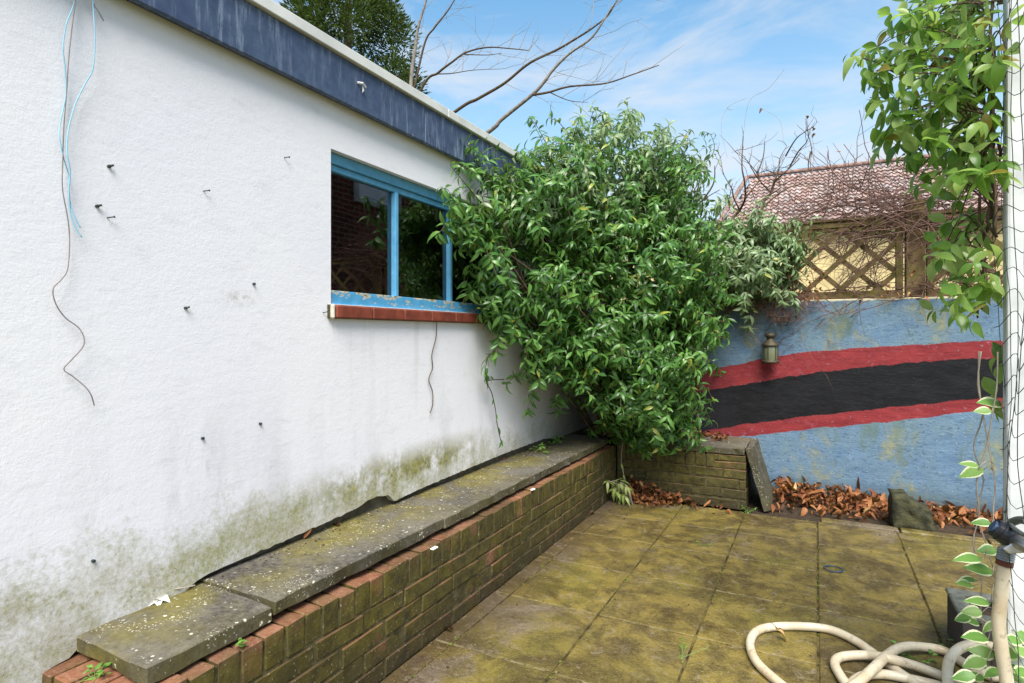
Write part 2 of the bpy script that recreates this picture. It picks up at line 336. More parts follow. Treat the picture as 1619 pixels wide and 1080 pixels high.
TRIM = plain('white_metal_trim', (.62, .62, .58), .45, .5, var=.12, sc=8)
def mat_glass():
    m = M('window_glass'); g = m.n.new('ShaderNodeBsdfGlossy'); g.inputs['Roughness'].default_value = .015; g.inputs[0].default_value = (.95, .97, 1, 1)
    t = m.n.new('ShaderNodeBsdfTransparent'); t.inputs[0].default_value = (.55, .58, .55, 1)
    f = m.n.new('ShaderNodeFresnel'); f.inputs[0].default_value = 2.05; k = m.n.new('ShaderNodeMixShader')
    b = m.n.new('ShaderNodeBump'); b.inputs['Strength'].default_value = .04; b.inputs['Distance'].default_value = .01; m.L(m.noise(3, 2), b.inputs['Height']); m.L(b.outputs[0], g.inputs['Normal'])
    m.L(f.outputs[0], k.inputs[0]); m.L(t.outputs[0], k.inputs[1]); m.L(g.outputs[0], k.inputs[2]); m.L(k.outputs[0], m.out.inputs[0]); return m.m
GLASS = mat_glass()
def mat_leaf(name, dark, mid, light, rough=.3, yellow=None, trans=.5, veg=None, spec=.5):
    m = M(name); v = m.ma('FRACT', m.ma('ADD', m.attr('lv'), m.rnd()))
    st = [(0, dark), (.45, mid), (.85, light)] + ([(.97, light), (.985, yellow), (1, yellow)] if yellow else [(1, light)])
    c = m.ramp(v, st)
    e = m.attr('mid'); c = m.mix(m.rg(e, .0, .22, .35, 0), c, m.mix(.5, c, (.35, .42, .12)))
    if veg: c = m.mix(m.rg(m.ma('ADD', e, m.ma('MULTIPLY', m.ma('SUBTRACT', m.noise(45, 3), .5), .35)), .70, .76), c, veg)
    c = m.mix(m.rg(m.noise(40, 3), .55, .75, 0, .3), c, (.03, .06, .01)) if not veg else c
    c = m.mix(m.ma('MULTIPLY', m.rg(m.noise(75, 3, .6), .70, .74, 0, .8), .8), c, (.13, .08, .03)); m.set(m.b.inputs['Base Color'], c); m.b.inputs['Roughness'].default_value = rough; m.b.inputs['Specular IOR Level'].default_value = spec
    t = m.n.new('ShaderNodeBsdfTranslucent'); m.set(t.inputs[0], m.mix(.35, c, (.25, .36, .03))); k = m.n.new('ShaderNodeMixShader'); k.inputs[0].default_value = trans*.6
    m.L(m.b.outputs[0], k.inputs[1]); m.L(t.outputs[0], k.inputs[2]); m.L(k.outputs[0], m.out.inputs[0]); return m.m
LEAF = mat_leaf('glossy_climber_leaf', (.035, .105, .022), (.075, .20, .036), (.16, .33, .07), .3, (.36, .40, .06), .6)
LEAF_G = mat_leaf('grey_green_leaf', (.13, .21, .085), (.22, .33, .14), (.36, .45, .25), .33, (.40, .40, .10), .6)
LEAF_R = mat_leaf('broad_vine_leaf', (.09, .20, .03), (.20, .38, .06), (.42, .56, .16), .27, (.36, .28, .05), 1.0)
LEAF_V = mat_leaf('variegated_leaf', (.12, .28, .05), (.17, .36, .07), (.24, .42, .10), .4, None, .7, (.78, .80, .50))
LEAF_P = mat_leaf('pale_plant_leaf', (.22, .32, .06), (.38, .46, .12), (.52, .56, .22), .45, None, .6)
LEAF_W = mat_leaf('weed_leaf', (.10, .25, .03), (.16, .34, .05), (.22, .42, .09), .45)
LEAF_D = mat_leaf('dead_leaf', (.045, .015, .008), (.19, .055, .02), (.40, .16, .06), .6, (.58, .38, .16), .25, None, .3)
CONIF = mat_leaf('conifer_foliage', (.022, .045, .012), (.042, .075, .018), (.085, .13, .03), .6, (.12, .085, .03), .3, None, .2)
BARK = plain('brown_bark', (.10, .07, .045), .9, .2, var=.5, sc=40)
BARK_G = plain('grey_bark', (.24, .21, .18), .9, .2, var=.4, sc=20)
TWIG = plain('red_brown_twig', (.15, .085, .065), .85, .25, var=.5, sc=25)
TWIG_P = plain('pale_twig', (.32, .27, .21), .85, .25, var=.3, sc=25)
def mat_wood():
    m = M('weathered_trellis_wood'); n = m.noise(12, 6, .65, m.map((1, 1, 1)))
    c = m.mix(m.rg(n, .35, .65), (.07, .045, .02), (.21, .14, .06)); c = m.mix(m.rg(m.noise(5, 4), .48, .62, 0, .6), c, (.15, .14, .03))
    m.bump(m.noise(60, 5), .4, .004); return m.fin(c, .85, .25)
WOOD = mat_wood()
SOIL = plain('damp_soil', (.05, .035, .022), .95, .2, var=.5, sc=30)
GRASS = plain('rough_grass', (.10, .11, .03), .95, .2, var=.4, sc=3)
def mat_hose():
    m = M('cream_hose_plastic'); c = m.mix(m.rg(m.noise(8, 5, .6), .4, .68), (.66, .58, .42), (.52, .40, .25)); c = m.mix(m.rg(m.noise(28, 6, .75), .54, .68, 0, .75), c, (.27, .20, .11))
    m.bump(m.noise(60, 3), .1, .002); return m.fin(c, .42, .5)
HOSE = mat_hose()
WHITEWALL = plain('white_masonry_paint', (.55, .56, .55), .8, .3, var=.18, sc=9)
WIRE = plain('dark_wire', (.03, .035, .03), .6, .4)
METAL = plain('grey_cast_metal', (.35, .35, .34), .35, .5, .8, .2, 40)
BRASS = plain('dull_brass', (.085, .07, .045), .6, .4, .5, .3, 60)
BLACKP = plain('black_plastic', (.012, .013, .018), .35, .5)
BLUEP = plain('blue_plastic', (.10, .22, .5), .4, .5)
STONE = M('mossy_stone')
_m = STONE; _c = _m.mix(_m.rg(_m.noise(14, 6, .65), .36, .62), (.015, .016, .009), (.07, .066, .028)); _m.bump(_m.ma('ADD', _m.noise(40, 6, .7), _m.noise(9, 4)), .8, .012); STONE = _m.fin(_c, .75, .35)
DARK = plain('dark_interior', (.035, .03, .027), .95, .1)

# ------------------------------------------------------------------ ground
g = MB().box(-400, 400, -400, 900, -.30, -.06).build('ground', GRASS); tag(g, kind='structure')
bed = MB().box(-.44, 2.6, 4.45, 5.04, -.055, -.008).build('soil_strip', SOIL); tag(bed, kind='structure')
patio = MB().box(-1.79, 1.79, -1.6, 4.4495, -.055, -.007).build('patio', JOINT); tag(patio, kind='structure')
XS = [-1.40, -1.312, -.868, -.445, .008, .456, .90, 1.345, 1.79]; YS = [-1.5, -1.0, -.5, 0, .5, 1.0, 1.505, 2.01, 2.52, 3.03, 3.52, 3.98, 4.45]
JL = plain('pale_joint_mortar', (.20, .165, .085), .95, .2, var=.5, sc=12)
jb = MB()
for yy in YS[4:-1]:
    for xa, xb in zip(XS, XS[1:]):
        s_ = xa+.01
        while s_ < xb-.01:
            e_ = min(xb-.008, s_+random.uniform(.02, .09))
            if random.random() < .68: jb.box(s_, e_, yy-random.uniform(.002, .0045), yy+random.uniform(.001, .0045), -.006, -.0014+random.uniform(-.0014, .0004))
            s_ = e_+random.uniform(.0, .02)
_o = jb.build('joint_mortar', JL, patio); _o['kind'] = 'stuff'
_cache = {}
def slabmesh(w_, d_, h_, mat, bev=.004, key='slab'):
    k = (round(w_, 3), round(d_, 3), round(h_, 3), mat.name, bev)
    if k not in _cache: _cache[k] = MB().box(-w_/2, w_/2, -d_/2, d_/2, -h_, 0).mesh(key, mat, bevel=bev)
    return _cache[k]
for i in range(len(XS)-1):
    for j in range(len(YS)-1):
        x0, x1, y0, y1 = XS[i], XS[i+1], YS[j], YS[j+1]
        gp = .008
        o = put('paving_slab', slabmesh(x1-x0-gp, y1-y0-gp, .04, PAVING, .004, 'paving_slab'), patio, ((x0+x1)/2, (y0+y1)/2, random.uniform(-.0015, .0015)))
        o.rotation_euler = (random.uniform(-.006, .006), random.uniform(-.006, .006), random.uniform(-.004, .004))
x = .02
while x < 1.7:
    L = random.uniform(.38, .5); put('edging_stone', slabmesh(.44, .085, .05, PAVING, .006, 'edging_stone'), patio, (x+.23, 4.499, .008)); x += .452

# ------------------------------------------------------------------ shed
WX = -1.75
shed = thing('shed', (-3.2, 2.2, 0), 'long white rendered flat-roofed outbuilding with navy fascia and blue window', 'shed')
W0, W1, Z0, Z1 = 1.79, 3.30, 1.378, 2.008          # window opening
foot = [(-.9, 0), (.775, 0), (.778, .388), (.86, .40), (.88, .442), (1.10, .442), (1.16, .446)] + [tuple(px(u, v, WX)[1:]) for u, v in ((314, 916), (345, 900), (420, 868), (480, 842), (540, 815), (566, 803), (578, 793), (596, 785), (616, 783), (622, 793), (660, 775), (730, 745), (800, 716), (860, 694))] + [(4.2, .463), (5.04, .463)]
def foot_z(y):
    for (a, b), (c, d) in zip(foot, foot[1:]):
        if a <= y <= c: return b+(d-b)*(y-a)/(c-a)
    return .47
def zone(mb, ya, yb, za, zb):
    """slab of render between ya..yb; za may be None for the ragged foot"""
    n = max(1, int((yb-ya)/.02)) if za is None else 1
    for k in range(n):
        a = ya+(yb-ya)*k/n; b = ya+(yb-ya)*(k+1)/n
        j = lambda y: foot_z(y)+.006*mnoise.noise(Vector((y*30, 1, 2)))
        l0, l1 = (j(a), j(b)) if za is None else (za, za)
        vs_ = [(WX, a, l0), (WX, b, l1), (WX, b, zb), (WX, a, zb), (WX-.03, a, l0), (WX-.03, b, l1), (WX-.03, b, zb), (WX-.03, a, zb)]
        mb.add(vs_, [(0, 1, 2, 3), (1, 0, 4, 5)])
        if k == 0: mb.add(vs_, [(0, 3, 7, 4)])
        if k == n-1: mb.add(vs_, [(1, 5, 6, 2)])
        mb.add(vs_, [(3, 2, 6, 7)])
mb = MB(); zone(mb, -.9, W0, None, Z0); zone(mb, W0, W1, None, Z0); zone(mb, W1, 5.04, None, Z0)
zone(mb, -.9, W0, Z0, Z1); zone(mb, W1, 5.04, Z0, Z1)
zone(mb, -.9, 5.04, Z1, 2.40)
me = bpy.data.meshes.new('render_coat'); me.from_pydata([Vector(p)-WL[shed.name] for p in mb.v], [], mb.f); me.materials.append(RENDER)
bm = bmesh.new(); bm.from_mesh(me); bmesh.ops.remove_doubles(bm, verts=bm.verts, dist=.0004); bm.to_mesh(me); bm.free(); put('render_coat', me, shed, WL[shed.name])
wall_mb = MB()
for a, b, c, d in ((-.9, W0, 0, 2.36), (W1, 5.5, 0, 2.36), (W0, W1, 0, Z0), (W0, W1, Z1, 2.36)): wall_mb.box(-1.93, -1.785, a, b, c, d)
wall_mb.box(-4.6, -1.93, 5.35, 5.5, 0, 2.36); wall_mb.box(-4.6, -1.93, -.9, -.75, 0, 2.36); wall_mb.box(-4.75, -4.6, -.9, 5.5, 0, 2.36); wall_mb.box(-4.6, -1.93, -.75, 5.35, .0, .03)
wall_mb.build('wall', plain('bare_mortar_wall', (.11, .095, .065), .95, .1, var=.4, sc=14), shed)
MB().box(-4.85, -1.72, -.95, 5.6, 2.362, 2.40).build('roof', DARK, shed)
fb = px(735, 256, -1.70).z
y = -.95
for y0, y1 in ((-.95, 2.37), (2.373, 5.62)): MB().box(-1.725, -1.70, y0, y1, fb, 2.372).build('fascia_board', FASCIA, shed, bevel=.002)
MB().box(-1.7505, -1.726, -.9, 5.5, fb+.012, 2.36).build('soffit_batten', DARK, shed)
for y0, y1 in ((-.95, 2.548), (2.552, 5.64)): MB().box(-1.80, -1.683, y0, y1, 2.374, 2.418).build('roof_trim', TRIM, shed, bevel=.003)
# window
FX = -1.782
win = put('window', MB().box(FX-.055, FX-.0, W0, W0+.03, Z0, Z1).mesh('window', FRAME, origin=(FX, 2.5, Z0)), shed, (FX, 2.5, Z0)); win['label'] = 'three-pane blue timber window frame'
F = lambda nm, x0, x1, y0, y1, z0, z1, mt=FRAME: MB().box(x0, x1, y0, y1, z0, z1).build(nm, mt, win, bevel=.002)
F('frame_jamb', FX-.055, FX, W1-.035, W1, Z0, Z1)
F('head_rail', FX-.055, FX+.001, W0+.03, W1-.035, Z1-.045, Z1)
F('head_bead', FX-.055, FX-.012, W0+.03, W1-.035, Z1-.072, Z1-.046)
F('cill_rail', FX-.055, FX+.022, W0, W1, Z0-.001, Z0+.056, PEEL)
PN = [(W0+.03, 2.262), (2.262, 2.735), (2.735, W1-.035)]
for k in (2.262, 2.735): F('mullion', FX-.052, FX-.004, k-.011, k+.011, Z0+.057, Z1-.073)
for a, b in PN: MB().box(FX-.034, FX-.030, a-.004, b+.004, Z0+.04, Z1-.05).build('pane', GLASS, win)
sill = put('brick_sill', MB().box(-1.80, -1.735, W0-.02, W1+.04, Z0-.060, Z0-.004).mesh('brick_sill', MORTAR, origin=(-1.77, W0, Z0)), shed, (-1.77, W0, Z0))
SILLB = plain('dark_red_sill_brick', (.20, .045, .025), .6, .4, var=.35, sc=20)
y = W0; k = 0
while y < W1+.02:
    L = .218; put('brick', slabmesh(.085, L, .052, SILLB, .005, 'sill_brick'), sill, (-1.762, y+L/2+.003, Z0-.006)); y += .222
MB().box(-1.80, -1.722, W0-.018, W0+.0, Z0-.062, Z0-.002).build('mortar_end', plain('pale_mortar', (.5, .47, .38), .9), sill, bevel=.006)
# small bright hinge on the fascia and clips under it
for u, v in ((570, 135),):
    p = px(u, v, -1.698); tag(MB().tube([p+Vector((0, -.02, .004)), p+Vector((.012, 0, .006)), p+Vector((.01, .02, -.004))], .005, 6).add([p+Vector((.004, .005, -.03)), p+Vector((.01, .012, -.02)), p+Vector((.01, .002, .0))], [(0, 1, 2)]).build('cable_clip', TRIM), 'small white clip fixed on the navy fascia board', 'clip')

# ------------------------------------------------------------------ brick benches
def brickmesh(k):
    b = MB().box(-.5, .5, -.5, .5, -.5, .5); return b
def brick_obj(parent, x0, x1, y0, y1, z0, z1):
    sx, sy, sz = x1-x0, y1-y0, z1-z0; var = random.randrange(4); k = ('brick', round(sx, 3), round(sy, 3), round(sz, 3), var)
    if k not in _cache:
        b = MB().box(-sx/2, sx/2, -sy/2, sy/2, -sz/2, sz/2); b.v = [tuple(c+random.uniform(-.0025, .0025) for c in p) for p in b.v]
        _cache[k] = b.mesh('brick', BRICK, bevel=.0035)
    o = put('brick', _cache[k], parent, ((x0+x1)/2+random.uniform(-.004, .002), (y0+y1)/2+random.uniform(-.002, .002), (z0+z1)/2+random.uniform(-.003, .003)))
    o.rotation_euler = (random.uniform(-.02, .02), random.uniform(-.02, .02), random.uniform(-.02, .02)); return o
BT, CP = .39, .0725
b1 = thing('brick_bench', (-1.58, 2.6, 0), 'long low brick bench with concrete coping slabs along the white shed wall', 'bench')
MB().box(-1.783, -1.3985, .80, 4.50, 0, BT-.012).build('mortar', MORTAR, b1)
y = .80
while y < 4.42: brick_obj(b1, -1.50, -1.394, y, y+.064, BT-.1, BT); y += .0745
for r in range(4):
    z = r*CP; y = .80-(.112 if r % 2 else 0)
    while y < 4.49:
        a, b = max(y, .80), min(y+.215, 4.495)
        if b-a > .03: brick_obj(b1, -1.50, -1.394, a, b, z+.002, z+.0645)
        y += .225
x = -1.775
while x < -1.52: brick_obj(b1, x, x+.064, .785, .99, BT-.1, BT+.002); x += .0745
def coping(parent, x0, x1, y0, y1, zt, th=.046, rz=0., ry=0., seed=0):
    b = bmesh.new(); bmesh.ops.create_cube(b, size=1)
    bmesh.ops.scale(b, vec=(x1-x0, y1-y0, th), verts=b.verts)
    long = max(x1-x0, y1-y0); bmesh.ops.subdivide_edges(b, edges=[e for e in b.edges if e.calc_length() > .2], cuts=max(4, int(long/.05)), use_grid_fill=True)
    for v_ in b.verts:
        q = v_.co*14+Vector((seed*3.1, 0, 0)); v_.co += Vector((mnoise.noise(q), mnoise.noise(q+Vector((9, 0, 0))), mnoise.noise(q+Vector((0, 9, 0)))*.5))*.008
    ed = [e for e in b.edges if len(e.link_faces) == 2 and e.calc_face_angle(0) > .8]
    bmesh.ops.bevel(b, geom=ed, offset=.0035, segments=1, affect='EDGES')
    me = bpy.data.meshes.new('coping_slab'); b.to_mesh(me); b.free(); me.materials.append(COPING)
    o = put('coping_slab', me, parent, ((x0+x1)/2, (y0+y1)/2, zt-th/2), (0, ry, rz)); return o
coping(b1, -1.79, -1.432, .862, 1.232, .449, ry=.012, rz=-.02, seed=1)
for k, (a, b, dz) in enumerate(((1.236, 2.13, .010), (2.133, 2.95, .006), (2.953, 3.72, .004), (3.723, 4.47, .001))): coping(b1, -1.79, -1.432+(.004 if k == 1 else 0), a, b, .45+dz, seed=2+k, ry=.004*((-1)**k))
b2 = thing('brick_bench', (-.92, 4.8, 0), 'short brick bench with a leaning slab at its end in front of the mural wall', 'bench')
MB().box(-1.39, -.449, 4.5045, 5.037, 0, .376).build('mortar', MORTAR, b2)
T2 = .388; x = -1.385
while x < -.70: brick_obj(b2, x, x+.064, 4.50, 4.605, T2-.1, T2); x += .0745
for zz in (T2-.1, T2-.049): brick_obj(b2, -.66, -.445, 4.50, 4.605, zz, zz+.045)
for r in range(4):
    z = r*CP; x = -1.385-(.11 if r % 2 else 0)
    while x < -.47:
        a, b = max(x, -1.385), min(x+.215, -.443)
        if b-a > .03: brick_obj(b2, a, b, 4.50, 4.605, z+.001, z+.0635)
        x += .225
for r in range(5):
    for y in (4.62, 4.84): brick_obj(b2, -.55, -.443, y, y+.2, r*CP+.002, r*CP+.064)
coping(b2, -1.40, -.93, 4.492, 5.036, .437, seed=11); coping(b2, -.927, -.452, 4.494, 5.036, .436, seed=12)
ls = coping(None, -.5, -.055, 4.50, 4.96, .5, seed=14)
ls.name = 'leaning_slab'; a_ = math.atan2(.437, .125)
ls.location = ((-.425-.305)/2, 4.73, .226); ls.rotation_euler = (0, a_+.0, 0)
tag(ls, 'loose concrete slab standing upright and leaning on the end of the short brick bench', 'slab')

# ------------------------------------------------------------------ mural wall, trellis
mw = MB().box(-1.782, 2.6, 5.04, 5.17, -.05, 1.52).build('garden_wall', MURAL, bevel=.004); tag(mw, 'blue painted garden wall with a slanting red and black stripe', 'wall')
fence_specs = [('trellis_panel', 'wooden trellis panel between the bushy climber and the square post on the blue wall', -1.0, .56), ('trellis_panel', 'wooden trellis panel right of the square post, half hidden by broad green leaves', .70, 2.2)]
for nm, lab, x0, x1 in fence_specs:
    t = thing(nm, ((x0+x1)/2, 5.1, 1.52), lab, 'trellis', 'trellis panels on top of the blue wall')
    zb, zt = 1.524, 2.105
    MB().box(x0, x1, 5.075, 5.12, zb, zb+.055).build('bottom_rail', WOOD, t, bevel=.003); MB().box(x0, x1, 5.075, 5.12, zt-.045, zt).build('top_rail', WOOD, t, bevel=.003)
    MB().box(x0-.02, x1+.015, 5.062, 5.13, zt+.001, zt+.018).build('cap_strip', WOOD, t, bevel=.003)
    for xa in (x0, x1-.045): MB().box(xa, xa+.045, 5.073, 5.122, zb+.056, zt-.046).build('stile', WOOD, t, bevel=.003)
    za, zc_ = zb+.045, zt-.035; hh = zc_-za
    for sgn, yy in ((1, 5.088), (-1, 5.107)):
        s = x0-hh
        while s < x1:
            a0, a1 = s, s+hh*1.05
            lo, hi = max(a0, x0+.03), min(a1, x1-.03)
            if hi-lo > .06:
                f0, f1 = (lo-a0)/(a1-a0), (hi-a0)/(a1-a0)
                p0, p1 = (za+hh*f0, za+hh*f1) if sgn > 0 else (zc_-hh*f0, zc_-hh*f1)
                MB().bar((lo, yy, p0), (hi, yy, p1), .036, .017).build('slat', WOOD, t)
            s += .235
post = MB().box(.575, .69, 5.05, 5.15, 1.522, 2.19).box(.565, .70, 5.04, 5.16, 2.191, 2.212).build('fence_post', WOOD, bevel=.004); tag(post, 'square wooden post with flat cap standing on the blue wall between trellis panels', 'post')

# ------------------------------------------------------------------ far buildings
TILE = M('clay_pantiles'); _m = TILE; _r = _m.noise(1.1, 5, .6); _c = _m.ramp(_m.attr('lv'), [(0, (.27, .17, .14)), (.5, (.37, .25, .21)), (.8, (.46, .36, .32)), (1, (.25, .19, .18))])
_c = _m.mix(_m.rg(_r, .45, .65, 0, .5), _c, (.30, .27, .26)); TILE = _m.fin(_c, .8, .25)
CREAM = plain('cream_house_render', (.56, .44, .22), .9, .2, var=.3, sc=.9)
h1 = thing('tiled_house', (6, 31, 0), 'far cream house with a red pantile hipped roof beyond the trellis', 'house')
EY, EZ, RY, RZ, RX0 = 28., 5.9, 32., 9.2, -2.84
MB().box(-3.6, 16, 28.5, 36, 0, 5.8).build('wall', CREAM, h1)
MB().add([(-4.13, EY, EZ-.05), (16.4, EY, EZ-.05), (16.4, RY, RZ-.05), (RX0, RY, RZ-.05), (-4.13, 36, EZ-.05), (16.4, 36, EZ-.05)], [(0, 1, 2, 3), (0, 3, 4), (3, 2, 5, 4), (0, 4, 5, 1), (1, 5, 2)]).build('roof', DARK, h1)
MB().tube([(-4.13, EY-.05, EZ-.03), (16.4, EY-.05, EZ-.03)], .07, 6).build('gutter', BARK, h1)
# pantiles: rows of S-curved tiles overlapping down the slope (one part)
vv, ff, lv = [], [], []
sl = Vector((0, RY-EY, RZ-EZ)); ln = sl.length; sd_ = sl/ln; nrm_ = Vector((0, -sd_.z, sd_.y)); rows = int(ln/.33); tw = .235
for r in range(rows):
    s0, s1 = r*.33, min(r*.33+.37, ln); x = -4.13
    while x < 16.3:
        edge_x = -4.13+(RX0+4.13)*(s0/ln)
        if x > edge_x:
            c = random.random(); n0 = len(vv)
            for s, lift in ((s0-.02, .075), (s1, .015)):
                for q in range(5):
                    tt = q/4; hgt = .045*math.sin(tt*2*math.pi)+lift; p = Vector((x+tw*tt, EY, EZ))+sd_*s+nrm_*hgt; vv.append(p); lv.append(c)
            ff += [(n0+q, n0+q+1, n0+6+q, n0+5+q) for q in range(4)]
        x += tw
def lvmesh(name, V_, F_, LV, mat, origin=(0, 0, 0), MID=None, smooth=True):
    me = bpy.data.meshes.new(name); o = np.array(origin); V_ = np.asarray([tuple(p) for p in V_] if not isinstance(V_, np.ndarray) else V_)-o
    if isinstance(F_, np.ndarray):
        nf, k = F_.shape; me.vertices.add(len(V_)); me.vertices.foreach_set('co', V_.astype(np.float32).ravel()); me.loops.add(nf*k); me.loops.foreach_set('vertex_index', F_.astype(np.int32).ravel())
        me.polygons.add(nf); me.polygons.foreach_set('loop_start', np.arange(0, nf*k, k, dtype=np.int32)); me.update(calc_edges=True)
    else: me.from_pydata(V_.tolist(), [], F_)
    a = me.attributes.new('lv', 'FLOAT', 'POINT'); a.data.foreach_set('value', np.asarray(LV, dtype=np.float32))
    if MID is not None: a = me.attributes.new('mid', 'FLOAT', 'POINT'); a.data.foreach_set('value', np.asarray(MID, dtype=np.float32))
    if smooth: me.polygons.foreach_set('use_smooth', [True]*len(me.polygons))
    me.materials.append(mat); return me
o = put('roof_tiles', lvmesh('roof_tiles', vv, ff, lv, TILE, WL[h1.name]), h1, WL[h1.name]); o['kind'] = 'stuff'
ridge_me = MB().tube([(-.2, 0, 0), (.2, 0, .02)], [.095, .11], 8).mesh('ridge_tile', plain('ridge_clay', (.27, .17, .14), .8, var=.4, sc=4), smooth=True)
x = RX0
while x < 12: put('ridge_tile', ridge_me, h1, (x, RY-.03, RZ+.05)); x += .38
hv = Vector((RX0+3.9, RY-EY, RZ-EZ)); k = 0
while k*.38 < hv.length:
    o = put('ridge_tile', ridge_me, h1, Vector((-4.13, EY, EZ+.08))+hv*(k*.38/hv.length)); o.rotation_euler = (0, -math.asin(hv.z/hv.length), math.atan2(hv.y, hv.x)); k += 1
# brown roofed neighbour seen in the gap of the climber
q0, q1 = py(1000, 290, 20), py(1082, 348, 20)
h2 = thing('brown_roofed_house', (q0.x-1, 21, 0), 'distant house with a brown sloping roof edge seen in a gap of the climber', 'house')
MB().box(q0.x-3, q1.x-.2, 20.3, 24, 0, q1.z-.3).build('wall', CREAM, h2)
MB().add([(q0.x-3.6, 20, q0.z-2.4), (q0.x, 20, q0.z), (q1.x, 20, q1.z), (q0.x-3.6, 24, q0.z-2.4), (q0.x, 24, q0.z), (q1.x, 24, q1.z)], [(0, 1, 4, 3), (1, 2, 5, 4), (0, 2, 1), (3, 4, 5), (0, 3, 5, 2)]).build('roof', plain('brown_roof', (.20, .09, .06), .8), h2)
MB().bar((q0.x, 19.95, q0.z), (q1.x, 19.95, q1.z), .22, .06).build('barge_board', plain('brown_board', (.30, .17, .12), .8), h2)
# brick house to the right behind the mural wall (shows as a reflection in the shed window)
BH = M('house_brickwork'); _m = BH; bt = _m.n.new('ShaderNodeTexBrick'); _k = _m.n.new('ShaderNodeCombineXYZ'); _x, _y, _z = _m.xyz(); _m.L(_m.ma('ADD', _x, _y), _k.inputs[0]); _m.L(_z, _k.inputs[1]); _m.L(_k.outputs[0], bt.inputs[0])
bt.inputs['Scale'].default_value = 1; bt.inputs['Brick Width'].default_value = .225; bt.inputs['Row Height'].default_value = .075; bt.inputs['Mortar Size'].default_value = .008
bt.inputs['Color1'].default_value = (.22, .06, .04, 1); bt.inputs['Color2'].default_value = (.12, .035, .025, 1); bt.inputs['Mortar'].default_value = (.25, .2, .16, 1); BH = _m.fin(bt.outputs[0], .85, .2)
h3 = thing('brick_house', (3.6, 8, 0), 'dark red brick house with a white window, reflected in the shed window', 'house')
MB().box(2.65, 5.5, 5.4, 11, 0, 6.2).build('wall', BH, h3)
MB().add([(2.4, 5.2, 6.2), (5.8, 5.2, 6.2), (5.8, 11.2, 6.2), (2.4, 11.2, 6.2), (4.1, 5.2, 7.9), (4.1, 11.2, 7.9)], [(0, 1, 4), (2, 3, 5), (0, 4, 5, 3), (1, 2, 5, 4), (0, 3, 2, 1)]).build('roof', plain('slate_roof', (.08, .08, .09), .6), h3)
wn = put('window', MB().box(2.60, 2.648, 6.9, 8.0, 3.3, 3.37).mesh('window', WHITEWALL, origin=(2.62, 7.4, 3.3)), h3, (2.62, 7.4, 3.3))
for a in ((6.9, 6.97, 3.371, 4.43), (7.93, 8.0, 3.371, 4.43), (6.971, 7.929, 4.36, 4.43), (6.971, 7.929, 3.80, 3.85)): MB().box(2.605, 2.647, *a).build('frame', WHITEWALL, wn)
MB().box(2.625, 2.649, 6.971, 7.929, 3.371, 3.799).box(2.625, 2.649, 6.971, 7.929, 3.851, 4.359).build('pane', M('grey_glass').fin((.55, .6, .65), .05, .8, .7), wn)
# white board post at the right edge, broad face set towards the sun
WRX, WRY = .50, 2.21
wr = MB().box(WRX, .80, WRY, WRY+.05, -.05, 2.6).build('white_post', WHITEWALL, bevel=.008, seg=2); tag(wr, 'broad white painted board post behind wire netting at the right edge', 'post')

# ------------------------------------------------------------------ leaves
def proto(L, W, droop, fold, n=5, power=.8, tip=1.0, twist=0.):
    V_, MI = [(0, 0, 0)], [0.]; F_ = []
    for i in range(1, n):
        t = i/n; wd = W/2*math.sin(math.pi*t**power)**tip; y = L*t*(1-.12*droop*t); z = -droop*L*t*t*.55
        for sx in (-1, 0, 1):
            V_.append((sx*wd, y, z+(fold*wd if sx else 0)+sx*twist*t*W)); MI.append(abs(sx)*1.)
    V_.append((0, L*(1-.14*droop), -droop*L*.58)); MI.append(.5)
    for i in range(n-2):
        a = 1+3*i
        F_ += [(a, a+1, a+4, a+3), (a+1, a+2, a+5, a+4)]
    T = [(0, 2, 1), (0, 3, 2)]; e = 1+3*(n-2); q = len(V_)-1; T += [(e, e+1, q), (e+1, e+2, q)]
    return np.array(V_), F_, T, np.array(MI)
def tri(P): return np.array([t for t in P[2]]+[x for f in P[1] for x in ((f[0], f[1], f[2]), (f[0], f[2], f[3]))])
def frame(d, n):
    d = Vector(d).normalized(); x = d.cross(Vector(n))
    if x.length < 1e-3: x = d.cross(Vector((1, .3, 0)))
    x.normalize(); z = x.cross(d); return np.array([[x.x, d.x, z.x], [x.y, d.y, z.y], [x.z, d.z, z.z]])
def leaf_stuff(name, mat, parent, items, protos):
    """items: (pos, 3x3, scale, variant)"""
    V_, F_, LV, MI = [], [], [], []; n = 0; tr = [tri(p) for p in protos]
    for p, A, s, k in items:
        P = protos[k][0]; V_.append((P@A.T)*s+np.array(p)); F_.append(tr[k]+n); LV.append(np.full(len(P), random.random())); MI.append(protos[k][3]); n += len(P)
    if not V_: return None
    o = put(name, lvmesh(name, np.concatenate(V_), np.concatenate(F_), np.concatenate(LV), mat, WL[parent.name], np.concatenate(MI)), parent, WL[parent.name]); o['kind'] = 'stuff'; return o
def leaf_objects(name, mat, parent, items, protos):
    ms = [lvmesh(name, p[0], tri(p), np.zeros(len(p[0])), mat, MID=p[3]) for p in protos]
    for p, A, s, k in items:
        o = put(name, ms[k], parent, p); q = Matrix([list(r) for r in A]).to_quaternion(); o.rotation_mode = 'QUATERNION'; o.rotation_quaternion = q; o.scale = (s, s, s)
def split(items, n=300):
    d = sorted(items, key=lambda it: (Vector(it[0])-cam.location).length/it[2]); return d[:n], d[n:]
